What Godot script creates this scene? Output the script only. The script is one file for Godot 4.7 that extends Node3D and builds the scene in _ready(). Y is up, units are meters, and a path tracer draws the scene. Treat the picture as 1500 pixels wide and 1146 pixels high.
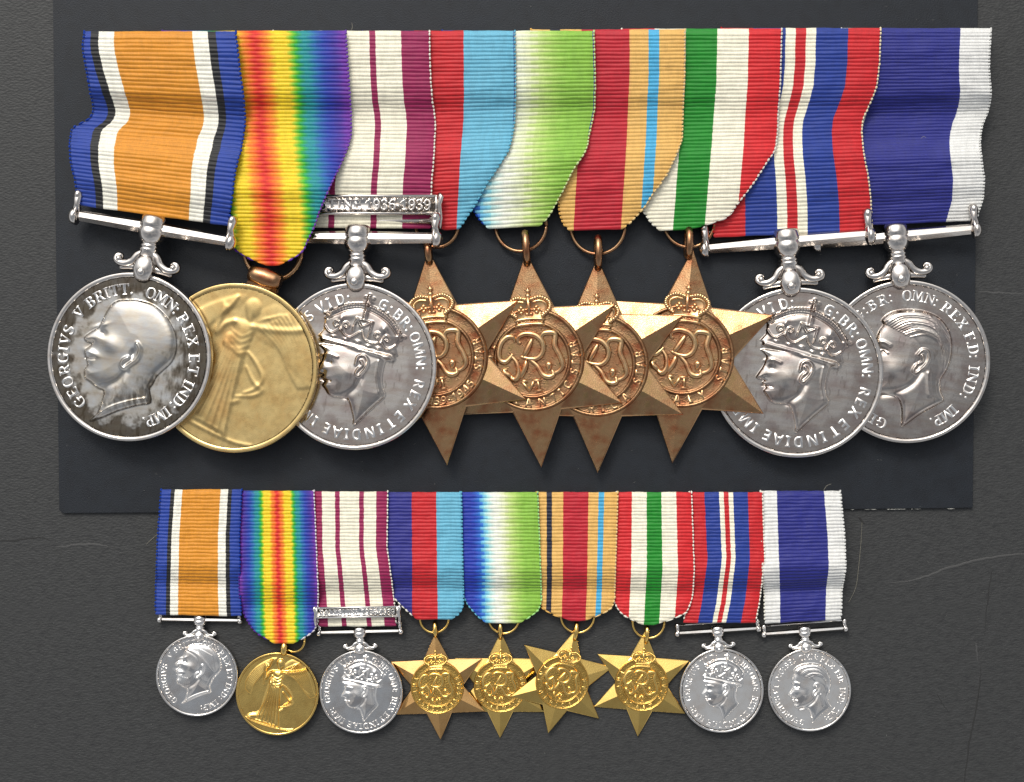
extends Node3D
# Two rows of mounted medals lying on a dark board, seen from straight above.
# Metres. The picture plane of the board is y = 0, image up is -z.

const S := 0.00015          # metres on the board per photograph pixel
const EYE := 0.34           # camera height
const MM := 0.001

var mats := {}
var glyphs := {}
var rng := RandomNumberGenerator.new()
var mottle := FastNoiseLite.new()
var streaks := FastNoiseLite.new()
var weave := FastNoiseLite.new()


# ---------------------------------------------------------------- helpers
func spot(px: float, py: float, h: float) -> Vector3:
	# the place at height h that lies under photograph pixel (px, py)
	var k := S * (EYE - h) / EYE
	return Vector3((px - 750.0) * k, h, (py - 573.0) * k)


func lin(r: float, g: float, b: float) -> Color:
	return Color(r, g, b).linear_to_srgb()


func spline(p: Array, per: int, closed := false) -> PackedVector2Array:
	# Catmull-Rom through a flat list of x, y
	var q: Array[Vector2] = []
	for i in range(0, p.size(), 2):
		q.append(Vector2(p[i], p[i + 1]))
	var n := q.size()
	var out := PackedVector2Array()
	var last := n if closed else n - 1
	for i in last:
		var a := q[(i - 1 + n) % n] if closed else q[maxi(i - 1, 0)]
		var b := q[i]
		var c := q[(i + 1) % n]
		var d := q[(i + 2) % n] if closed else q[mini(i + 2, n - 1)]
		for k in per:
			out.append(b.cubic_interpolate(c, a, d, float(k) / per))
	if not closed:
		out.append(q[n - 1])
	return out


class Shape:
	# a soup of triangles made of closed pieces; each piece is turned outward by its volume
	var v := PackedVector3Array()

	func piece(t: PackedVector3Array, at := Transform3D()) -> void:
		var w := at * t
		var vol := 0.0
		var c := w[0]
		for i in range(0, w.size(), 3):
			vol += (w[i] - c).dot((w[i + 1] - c).cross(w[i + 2] - c))
		if vol > 0.0:
			for i in range(0, w.size(), 3):
				var s := w[i]
				w[i] = w[i + 1]
				w[i + 1] = s
		v.append_array(w)

	func rings(rows: Array, caps := true, at := Transform3D()) -> void:
		# rows: Array of PackedVector3Array, each a closed loop of the same length
		var t := PackedVector3Array()
		var n: int = rows[0].size()
		for i in rows.size() - 1:
			var a: PackedVector3Array = rows[i]
			var b: PackedVector3Array = rows[i + 1]
			for k in n:
				var l := (k + 1) % n
				t.append_array(PackedVector3Array([a[k], b[k], b[l], a[k], b[l], a[l]]))
		if caps:
			var first: PackedVector3Array = rows[0]
			var last: PackedVector3Array = rows[rows.size() - 1]
			for k in range(1, n - 1):
				t.append_array(PackedVector3Array([first[0], first[k], first[k + 1]]))
				t.append_array(PackedVector3Array([last[0], last[k + 1], last[k]]))
		piece(t, at)

	func tube(path: PackedVector3Array, radii: Array, sides := 8, squash := 1.0) -> void:
		# squash flattens the section along y
		var rows := []
		var n := path.size()
		for i in n:
			var d := (path[mini(i + 1, n - 1)] - path[maxi(i - 1, 0)]).normalized()
			var up := Vector3.UP if absf(d.y) < 0.9 else Vector3.RIGHT
			var x := d.cross(up).normalized()
			var y := x.cross(d).normalized()
			var f := float(i) / maxi(n - 1, 1) * (radii.size() - 1)
			var k := mini(int(f), radii.size() - 2) if radii.size() > 1 else 0
			var r: float = radii[0] if radii.size() == 1 else lerpf(radii[k], radii[k + 1], f - k)
			var ring := PackedVector3Array()
			for s in sides:
				var a := TAU * s / sides
				ring.append(path[i] + x * cos(a) * r + y * sin(a) * r * squash)
			rows.append(ring)
		rings(rows)

	func ball(c: Vector3, r: Vector3, seg := 12, rows_n := 8) -> void:
		var rows := []
		for j in rows_n + 1:
			var b := PI * clampf(float(j) / rows_n, 0.02, 0.98)
			var ring := PackedVector3Array()
			for s in seg:
				var a := TAU * s / seg
				ring.append(c + Vector3(r.x * sin(b) * cos(a), r.y * cos(b), r.z * sin(b) * sin(a)))
			rows.append(ring)
		rings(rows)

	func lathe(profile: Array, seg: int, at := Transform3D()) -> void:
		# profile: flat list r, y; turned about y
		var rows := []
		for i in range(0, profile.size(), 2):
			var ring := PackedVector3Array()
			for s in seg:
				var a := TAU * s / seg
				ring.append(Vector3(maxf(profile[i], 0.00001) * cos(a), profile[i + 1], maxf(profile[i], 0.00001) * sin(a)))
			rows.append(ring)
		rings(rows, true, at)

	func torus(c: Vector3, big: float, small: float, turn: Basis, seg := 40, sides := 10, from := 0.0, to := TAU) -> void:
		var path := PackedVector3Array()
		for i in seg + 1:
			var a := lerpf(from, to, float(i) / seg)
			path.append(c + turn * Vector3(cos(a) * big, 0, sin(a) * big))
		tube(path, [small], sides)

	func slab(poly: PackedVector2Array, y0: float, y1: float, bevel: float) -> void:
		# an outline in x, z pulled up from y0 to y1, its top edge chamfered inward
		var inner: Array = Geometry2D.offset_polygon(poly, -bevel) if bevel > 0.0 else []
		var t := PackedVector3Array()
		var top := poly
		var yt := y1
		if bevel > 0.0 and inner.size() == 1 and inner[0].size() == poly.size():
			yt = y1 - bevel
		var n := poly.size()
		for k in n:
			var l := (k + 1) % n
			var a := Vector3(poly[k].x, y0, poly[k].y)
			var b := Vector3(poly[l].x, y0, poly[l].y)
			var c := Vector3(poly[l].x, yt, poly[l].y)
			var d := Vector3(poly[k].x, yt, poly[k].y)
			t.append_array(PackedVector3Array([a, b, c, a, c, d]))
		var cw := Geometry2D.is_polygon_clockwise(poly)
		var mid := PackedVector2Array()
		if yt < y1:
			for k in n:
				var p := poly[(k - 1 + n) % n]
				var q := poly[(k + 1) % n]
				var e := (poly[k] - p).normalized().orthogonal() + (q - poly[k]).normalized().orthogonal()
				e = e.normalized() * bevel * (-1.0 if cw else 1.0)
				if Geometry2D.is_point_in_polygon(poly[k] + e * 0.05, poly):
					mid.append(poly[k] + e)
				else:
					mid.append(poly[k] - e)
			for k in n:
				var l := (k + 1) % n
				var a := Vector3(poly[k].x, yt, poly[k].y)
				var b := Vector3(poly[l].x, yt, poly[l].y)
				var c := Vector3(mid[l].x, y1, mid[l].y)
				var d := Vector3(mid[k].x, y1, mid[k].y)
				t.append_array(PackedVector3Array([a, b, c, a, c, d]))
			top = mid
		for side in 2:
			var at: PackedVector2Array = top if side else poly
			var y := y1 if side else y0
			var idx := Geometry2D.triangulate_polygon(at)
			for i in range(0, idx.size(), 3):
				var a := Vector3(at[idx[i]].x, y, at[idx[i]].y)
				var b := Vector3(at[idx[i + 1]].x, y, at[idx[i + 1]].y)
				var c := Vector3(at[idx[i + 2]].x, y, at[idx[i + 2]].y)
				var up := (b - a).cross(c - a).y > 0.0
				# side walls built from a counter-clockwise outline face outward when seen so
				if up == ((side == 1) != cw):
					t.append_array(PackedVector3Array([a, b, c]))
				else:
					t.append_array(PackedVector3Array([b, a, c]))
		piece(t)

	func lettering() -> ArrayMesh:
		# rounded shoulders, but tops that still read as level
		var m := mesh(true)
		var a := m.surface_get_arrays(0)
		var nn: PackedVector3Array = a[Mesh.ARRAY_NORMAL]
		for i in nn.size():
			if nn[i].y > 0.05:
				nn[i] = (nn[i] + Vector3.UP * 0.45).normalized()
		a[Mesh.ARRAY_NORMAL] = nn
		var out := ArrayMesh.new()
		out.add_surface_from_arrays(Mesh.PRIMITIVE_TRIANGLES, a)
		return out

	func mesh(smooth := true) -> ArrayMesh:
		var st := SurfaceTool.new()
		st.begin(Mesh.PRIMITIVE_TRIANGLES)
		st.set_smooth_group(0 if smooth else -1)
		for p in v:
			st.add_vertex(p)
		st.generate_normals()
		st.index()
		return st.commit()


func put(called: String, m: Mesh, mat: Material, parent: Node3D, at := Transform3D()) -> MeshInstance3D:
	var o := MeshInstance3D.new()
	o.name = called
	o.mesh = m
	o.material_override = mat
	o.transform = at
	parent.add_child(o, true)
	return o


func thing(called: String, label: String, category: String, group: String, at: Vector3) -> Node3D:
	var o := Node3D.new()
	o.name = called
	add_child(o, true)
	o.position = at
	o.set_meta("label", label)
	o.set_meta("category", category)
	if group:
		o.set_meta("group", group)
	return o


# ---------------------------------------------------------------- materials
func noise_tex(freq: float, seed_: int, size: int, oct: int, ramp: Array, as_normal := 0.0) -> NoiseTexture2D:
	var f := FastNoiseLite.new()
	f.seed = seed_
	f.frequency = freq
	f.fractal_octaves = oct
	var t := NoiseTexture2D.new()
	t.noise = f
	t.width = size
	t.height = size
	t.seamless = true
	t.generate_mipmaps = false
	if as_normal > 0.0:
		t.as_normal_map = true
		t.bump_strength = as_normal
	elif ramp.size():
		var g := Gradient.new()
		var off := PackedFloat32Array()
		var col := PackedColorArray()
		for i in range(0, ramp.size(), 2):
			off.append(ramp[i])
			col.append(ramp[i + 1])
		g.offsets = off
		g.colors = col
		t.color_ramp = g
	return t


func metal(called: String, color: Color, rough_lo: float, rough_hi: float, grain: float, grain_tex: Texture2D, rough_tex: Texture2D, tint_tex: Texture2D) -> StandardMaterial3D:
	var m := StandardMaterial3D.new()
	m.resource_name = called
	m.albedo_color = color
	m.albedo_texture = tint_tex
	m.metallic = 1.0
	m.roughness = rough_hi
	m.roughness_texture = rough_tex
	m.roughness_texture_channel = BaseMaterial3D.TEXTURE_CHANNEL_RED
	m.vertex_color_use_as_albedo = true
	m.uv1_triplanar = true
	m.uv1_scale = Vector3.ONE * 55.0
	m.uv1_offset = Vector3(0.37, 0.21, 0.13)
	if grain > 0.0:
		m.normal_enabled = true
		m.normal_texture = grain_tex
		m.normal_scale = grain
	mats[called] = m
	return m


func make_materials() -> void:
	var fine := noise_tex(0.09, 5, 512, 4, [], 3.0)
	var rough := noise_tex(0.02, 9, 512, 5, [0.0, Color(0.55, 0.55, 0.55), 0.5, Color(0.78, 0.78, 0.78), 1.0, Color(1, 1, 1)])
	var tint := noise_tex(0.008, 21, 512, 6, [0.0, Color(0.92, 0.88, 0.85), 0.5, Color(0.97, 0.96, 0.95), 1.0, Color(1, 1, 1)])
	var patina := noise_tex(0.007, 33, 512, 6, [0.0, Color(0.84, 0.60, 0.54), 0.34, Color(0.94, 0.86, 0.80), 0.6, Color(0.98, 0.96, 0.92), 1.0, Color(0.88, 0.92, 0.80)])
	metal("worn_silver", lin(0.70, 0.67, 0.64), 0.2, 0.21, 0.06, fine, rough, tint)
	metal("bright_silver", lin(0.88, 0.87, 0.85), 0.1, 0.14, 0.05, fine, rough, tint)
	metal("clean_silver", lin(0.93, 0.92, 0.90), 0.2, 0.30, 0.03, fine, rough, tint)
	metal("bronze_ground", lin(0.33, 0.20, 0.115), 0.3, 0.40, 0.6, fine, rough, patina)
	metal("clean_bronze", lin(0.70, 0.47, 0.27), 0.3, 0.33, 0.05, fine, rough, patina)
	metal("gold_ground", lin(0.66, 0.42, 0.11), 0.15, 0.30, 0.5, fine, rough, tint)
	metal("rose_gold", lin(0.84, 0.50, 0.20), 0.15, 0.22, 0.10, fine, rough, tint)
	metal("aged_bronze", lin(0.54, 0.345, 0.195), 0.3, 0.31, 0.28, fine, rough, patina)
	metal("bronze_ring", lin(0.40, 0.25, 0.15), 0.3, 0.36, 0.10, fine, rough, patina)
	metal("bright_gold", lin(0.90, 0.62, 0.19), 0.15, 0.22, 0.10, fine, rough, tint)
	metal("worn_gilt", lin(0.72, 0.53, 0.23), 0.25, 0.36, 0.04, fine, rough, tint)


# ---------------------------------------------------------------- struck relief
class Relief:
	# heights over a square of side 2 round the disc's centre, in radii
	var n: int
	var h := PackedFloat32Array()
	var id := PackedByteArray()

	func _init(size: int) -> void:
		n = size
		h.resize(n * n)
		id.resize(n * n)

	func at(i: int) -> float:
		return 2.0 * i / (n - 1) - 1.0

	func lo(x: float) -> int:
		return clampi(int(floor((x + 1.0) * 0.5 * (n - 1))), 0, n - 1)

	func fill(poly: PackedVector2Array, rise: float, edge: float, dome: float, mark: int) -> void:
		var box := Rect2(poly[0], Vector2.ZERO)
		for p in poly:
			box = box.expand(p)
		var m := poly.size()
		for j in range(lo(box.position.y), lo(box.end.y) + 2):
			if j >= n:
				break
			for i in range(lo(box.position.x), lo(box.end.x) + 2):
				if i >= n:
					break
				var p := Vector2(at(i), at(j))
				if not Geometry2D.is_point_in_polygon(p, poly):
					continue
				var d := 9.0
				for k in m:
					d = minf(d, p.distance_squared_to(Geometry2D.get_closest_point_to_segment(p, poly[k], poly[(k + 1) % m])))
				d = sqrt(d)
				h[j * n + i] += rise * (1.0 - exp(-d / edge)) + dome * sqrt(minf(d, 0.4) * 2.5)
				if mark:
					id[j * n + i] = mark

	func line(pts: PackedVector2Array, w: float, amount: float, taper := false, mark := 0) -> void:
		var box := Rect2(pts[0], Vector2.ZERO)
		for p in pts:
			box = box.expand(p)
		box = box.grow(w * 2.0)
		var m := pts.size()
		for j in range(lo(box.position.y), lo(box.end.y) + 1):
			for i in range(lo(box.position.x), lo(box.end.x) + 1):
				var p := Vector2(at(i), at(j))
				var best := 0.0
				for k in m - 1:
					var ww := w
					if taper:
						ww = w * (0.35 + 0.65 * sin(PI * (k + 0.5) / (m - 1)))
					var d := p.distance_to(Geometry2D.get_closest_point_to_segment(p, pts[k], pts[k + 1])) / ww
					if d < 2.0:
						best = maxf(best, exp(-d * d * 1.6))
				h[j * n + i] += amount * best
				if mark and best > 0.3:
					id[j * n + i] = mark

	func blob(x: float, y: float, rx: float, ry: float, turn: float, amount: float) -> void:
		var r := maxf(rx, ry) * 2.2
		var t := deg_to_rad(turn)
		for j in range(lo(y - r), lo(y + r) + 1):
			for i in range(lo(x - r), lo(x + r) + 1):
				var p := (Vector2(at(i), at(j)) - Vector2(x, y)).rotated(-t)
				h[j * n + i] += amount * exp(-(p.x * p.x / (rx * rx) + p.y * p.y / (ry * ry)))

	func soften(times: int) -> void:
		for t in times:
			var q := h.duplicate()
			for j in range(1, n - 1):
				for i in range(1, n - 1):
					var k := j * n + i
					q[k] = h[k] * 0.5 + (h[k - 1] + h[k + 1] + h[k - n] + h[k + n]) * 0.125
			h = q


func moved(p: Array, dx: float, dy: float, k := 1.0) -> Array:
	var q := []
	for i in range(0, p.size(), 2):
		q.append(p[i] * k + dx)
		q.append(p[i + 1] * k + dy)
	return q


func bearded_head(size: int, dx: float, dy: float, worn: bool) -> Relief:
	var r := Relief.new(size)
	var face := [-0.055, -0.77, 0.07, -0.78, 0.27, -0.74, 0.445, -0.61, 0.56, -0.44, 0.595, -0.26, 0.56, -0.11, 0.47, 0.0, 0.395, 0.09, 0.365, 0.175, 0.33, 0.25, 0.365, 0.40]
	var cut := [0.22, 0.45, -0.005, 0.54, -0.205, 0.65, -0.355, 0.71, -0.27, 0.6, -0.235, 0.46, -0.225, 0.34, -0.305, 0.31, -0.405, 0.25, -0.475, 0.21, -0.49, 0.11, -0.46, 0.05, -0.49, -0.02]
	var nose := [-0.52, -0.10, -0.475, -0.155, -0.44, -0.2, -0.515, -0.222, -0.535, -0.275, -0.44, -0.36, -0.37, -0.41, -0.35, -0.47, -0.32, -0.56, -0.255, -0.69, -0.17, -0.75]
	r.fill(spline(moved(face + cut + nose, dx, dy), 3, true), 0.028, 0.028, 0.030, 1)
	var soft := 0.8 if worn else 1.0
	r.blob(-0.30 + dx, -0.34 + dy, 0.05, 0.035, 10, -0.018 * soft)            # eye socket
	r.blob(-0.34 + dx, -0.43 + dy, 0.09, 0.025, -20, 0.010)                   # brow
	r.blob(-0.18 + dx, -0.22 + dy, 0.12, 0.10, 30, 0.012)                     # cheek
	r.blob(-0.43 + dx, -0.23 + dy, 0.03, 0.022, 0, -0.010)                    # nostril
	r.blob(-0.42 + dx, -0.10 + dy, 0.09, 0.035, 14, 0.014 * soft)             # moustache
	r.line(spline(moved([-0.49, -0.03, -0.43, -0.02, -0.36, -0.035], dx, dy), 4), 0.012, -0.013)
	r.line(spline(moved([0.14, -0.27, 0.18, -0.21, 0.16, -0.10, 0.09, -0.03, 0.02, 0.03, -0.02, 0.0, 0.0, -0.06, 0.05, -0.09], dx, dy), 4), 0.026, 0.020)
	r.blob(0.10 + dx, -0.15 + dy, 0.03, 0.05, 20, -0.016)
	r.line(spline(moved([0.04, 0.08, -0.06, 0.20, -0.22, 0.29], dx, dy), 4), 0.05, -0.010)   # jaw
	r.line(spline(moved([0.30, 0.36, 0.10, 0.42, -0.12, 0.52, -0.29, 0.66], dx, dy), 4), 0.014, 0.010)
	if not worn:
		r.line(spline(moved([-0.27, -0.62, -0.12, -0.55, 0.0, -0.45, 0.05, -0.30, 0.06, -0.18], dx, dy), 4), 0.03, -0.004)
		for k in 16:
			var a := -0.3 + k * 0.075
			r.line(spline(moved([-0.22 + a * 0.3, -0.66 + k * 0.006, 0.1 + a * 0.35, -0.68 + k * 0.035, 0.40 + a * 0.1, -0.50 + k * 0.03], dx, dy), 4), 0.012, 0.004)
		for k in 7:
			r.line(spline(moved([-0.46 + k * 0.04, 0.02 + k * 0.006, -0.45 + k * 0.045, 0.12, -0.43 + k * 0.045, 0.20 + k * 0.01], dx, dy), 3), 0.010, 0.006)
	r.soften(2 if worn else 1)
	return r


func bare_head(size: int) -> Relief:
	var r := Relief.new(size)
	var back := [-0.387, -0.456, -0.29, -0.566, -0.097, -0.635, 0.124, -0.644, 0.318, -0.58, 0.456, -0.428, 0.517, -0.207, 0.497, 0.014, 0.442, 0.152, 0.47, 0.29, 0.525, 0.387]
	var front := [0.428, 0.483, 0.262, 0.62, 0.083, 0.80, 0.055, 0.70, 0.028, 0.566, -0.04, 0.456, -0.152, 0.44, -0.29, 0.456, -0.36, 0.373, -0.33, 0.325, -0.387, 0.29, -0.365, 0.25, -0.414, 0.193, -0.385, 0.16]
	var nose := [-0.456, 0.157, -0.505, 0.124, -0.428, -0.014, -0.395, -0.124, -0.414, -0.207, -0.395, -0.318, -0.36, -0.40]
	r.fill(spline(back + front + nose, 3, true), 0.030, 0.026, 0.030, 1)
	# hair: a raised cap with combed locks
	r.fill(spline([-0.40, -0.44, -0.29, -0.566, -0.097, -0.635, 0.124, -0.644, 0.318, -0.58, 0.456, -0.428, 0.517, -0.207, 0.497, 0.014, 0.44, 0.10, 0.38, 0.0, 0.33, -0.12, 0.22, -0.20, 0.12, -0.22, 0.02, -0.30, -0.10, -0.36, -0.25, -0.38], 3, true), 0.006, 0.05, 0.004, 0)
	for k in 12:
		var f := k / 11.0
		r.line(spline([lerpf(-0.36, -0.02, f), lerpf(-0.42, -0.30, f), lerpf(-0.20, 0.16, f), lerpf(-0.56, -0.36, f), lerpf(0.16, 0.36, f), lerpf(-0.60, -0.26, f), lerpf(0.44, 0.44, f), lerpf(-0.36, 0.02, f)], 4), 0.016 + 0.006 * sin(k * 2.3), 0.006 + 0.003 * sin(k * 1.7), true)
	r.blob(-0.31, -0.08, 0.05, 0.035, 8, -0.020)
	r.line(spline([-0.40, -0.17, -0.33, -0.19, -0.24, -0.16], 4), 0.022, 0.012)
	r.line(spline([-0.37, -0.06, -0.31, -0.09, -0.25, -0.06], 4), 0.012, 0.010)
	r.blob(-0.38, 0.10, 0.03, 0.025, 0, -0.010)
	r.line(spline([-0.41, 0.225, -0.35, 0.225, -0.29, 0.235], 4), 0.012, -0.014)
	r.blob(-0.15, 0.12, 0.12, 0.10, 20, 0.012)
	r.line(spline([0.18, 0.10, 0.10, 0.26, -0.05, 0.38, -0.22, 0.44], 4), 0.045, -0.014)
	r.line(spline([0.10, -0.10, 0.15, -0.17, 0.22, -0.16, 0.24, -0.07, 0.20, 0.03, 0.12, 0.12, 0.08, 0.10, 0.11, 0.02, 0.17, -0.03, 0.16, -0.10], 4), 0.020, 0.022)
	r.blob(0.13, 0.0, 0.03, 0.05, 0, -0.012)
	r.line(spline([0.27, 0.10, 0.29, 0.22, 0.33, 0.36], 4), 0.03, 0.010)
	r.line(spline([0.50, 0.40, 0.28, 0.57, 0.10, 0.76], 4), 0.014, 0.010)
	r.soften(1)
	return r


func crowned_head(size: int) -> Relief:
	var r := Relief.new(size)
	var face := [-0.40, -0.25, 0.42, -0.17, 0.375, -0.08, 0.348, 0.109, 0.37, 0.23, 0.402, 0.326, 0.253, 0.489, 0.049, 0.707, 0.03, 0.63, 0.008, 0.55, -0.06, 0.394, -0.21, 0.386, -0.29, 0.353, -0.33, 0.30]
	var nose := [-0.372, 0.245, -0.345, 0.204, -0.394, 0.15, -0.372, 0.122, -0.467, 0.103, -0.454, 0.054, -0.394, -0.054, -0.372, -0.163]
	r.fill(spline(face + nose, 3, true), 0.026, 0.024, 0.026, 1)
	r.blob(-0.30, -0.03, 0.05, 0.035, 8, -0.016)
	r.line(spline([-0.38, -0.11, -0.30, -0.13, -0.20, -0.10], 4), 0.020, 0.010)
	r.blob(-0.36, 0.08, 0.03, 0.02, 0, -0.009)
	r.line(spline([-0.39, 0.18, -0.33, 0.185, -0.27, 0.19], 4), 0.012, -0.014)
	r.blob(-0.13, 0.08, 0.12, 0.11, 20, 0.012)
	r.line(spline([0.10, 0.14, 0.04, 0.26, -0.08, 0.36], 4), 0.04, -0.013)
	r.line(spline([0.03, -0.03, 0.05, -0.12, 0.12, -0.14, 0.17, -0.08, 0.15, 0.02, 0.08, 0.10, 0.04, 0.09, 0.06, 0.03, 0.11, -0.02, 0.09, -0.07], 4), 0.020, 0.022)
	r.line(spline([0.30, -0.08, 0.29, 0.10, 0.33, 0.28], 4), 0.02, 0.008)
	r.line(spline([0.38, 0.34, 0.23, 0.49, 0.07, 0.67], 4), 0.014, 0.010)
	# the crown: domed cap, band, arch of pearls, festoons, curled lilies, cross
	r.fill(spline([-0.40, -0.30, -0.40, -0.42, -0.385, -0.575, -0.32, -0.64, -0.137, -0.715, 0.068, -0.738, 0.254, -0.68, 0.417, -0.572, 0.53, -0.43, 0.545, -0.37, 0.49, -0.26, 0.45, -0.14], 3, true), 0.014, 0.03, 0.026, 2)
	r.line(spline([-0.40, -0.305, 0.0, -0.225, 0.45, -0.128], 4), 0.034, 0.030, false, 2)
	var arch := spline([-0.36, -0.61, -0.32, -0.635, -0.137, -0.722, 0.068, -0.745, 0.254, -0.686, 0.417, -0.578, 0.53, -0.43], 6)
	for p in arch:
		r.blob(p.x, p.y, 0.015, 0.015, 0, 0.030)
	r.line(spline([-0.35, -0.56, -0.28, -0.60, -0.12, -0.672, 0.06, -0.69, 0.235, -0.635, 0.39, -0.535, 0.49, -0.41], 4), 0.014, -0.014)
	r.blob(0.36, -0.47, 0.09, 0.07, 40, 0.010)
	r.blob(-0.12, -0.60, 0.14, 0.05, -12, 0.010)
	for f in [[-0.385, -0.47, -0.34, -0.41, -0.275, -0.39, -0.21, -0.43], [-0.175, -0.423, -0.13, -0.365, -0.056, -0.346, 0.05, -0.415], [0.075, -0.425, 0.095, -0.35, 0.16, -0.30, 0.258, -0.293], [0.327, -0.298, 0.36, -0.25, 0.417, -0.236, 0.491, -0.285]]:
		r.line(spline(f, 4), 0.013, 0.020)
	for f in [[-0.19, -0.42, -0.20, -0.47, -0.21, -0.52, -0.245, -0.53, -0.272, -0.50, -0.25, -0.465, -0.225, -0.48], [-0.18, -0.42, -0.155, -0.50, -0.12, -0.52, -0.09, -0.485, -0.115, -0.455, -0.14, -0.47],
		[0.30, -0.295, 0.30, -0.36, 0.29, -0.41, 0.255, -0.42, 0.232, -0.385, 0.26, -0.355, 0.285, -0.37], [0.31, -0.295, 0.35, -0.375, 0.385, -0.39, 0.415, -0.355, 0.39, -0.32, 0.365, -0.335]]:
		r.line(spline(f, 4), 0.013, 0.020)
	r.blob(-0.185, -0.555, 0.03, 0.05, 10, 0.016)
	r.blob(0.335, -0.465, 0.035, 0.05, 15, 0.016)
	for f in [[-0.037, -0.433, 0.003, -0.575, 0.196, -0.538, 0.157, -0.362], [0.003, -0.575, 0.067, -0.477, 0.196, -0.538]]:
		var q := PackedVector2Array()
		for i in range(0, f.size(), 2):
			q.append(Vector2(f[i], f[i + 1]))
		r.line(q, 0.014, 0.020)
	r.blob(0.067, -0.475, 0.02, 0.02, 0, 0.016)
	for f in [[-0.27, -0.345], [0.03, -0.30], [0.28, -0.235], [0.16, -0.255], [-0.12, -0.32]]:
		r.blob(f[0], f[1], 0.028, 0.016, 12, 0.016)
	r.line(PackedVector2Array([Vector2(0.095, -0.58), Vector2(0.118, -0.74)]), 0.030, 0.024, false, 2)
	r.line(PackedVector2Array([Vector2(0.118, -0.74), Vector2(0.135, -0.86)]), 0.022, 0.024, false, 2)
	r.blob(0.128, -0.775, 0.045, 0.035, 0, 0.018)
	r.line(PackedVector2Array([Vector2(0.085, -0.835), Vector2(0.185, -0.825)]), 0.018, 0.018, false, 2)
	for f in [[-0.40, -0.62, -0.345, -0.60, -0.385, -0.56], [0.59, -0.39, 0.53, -0.41, 0.545, -0.36]]:
		r.line(spline(f, 3), 0.016, 0.018)
	r.soften(1)
	return r


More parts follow.
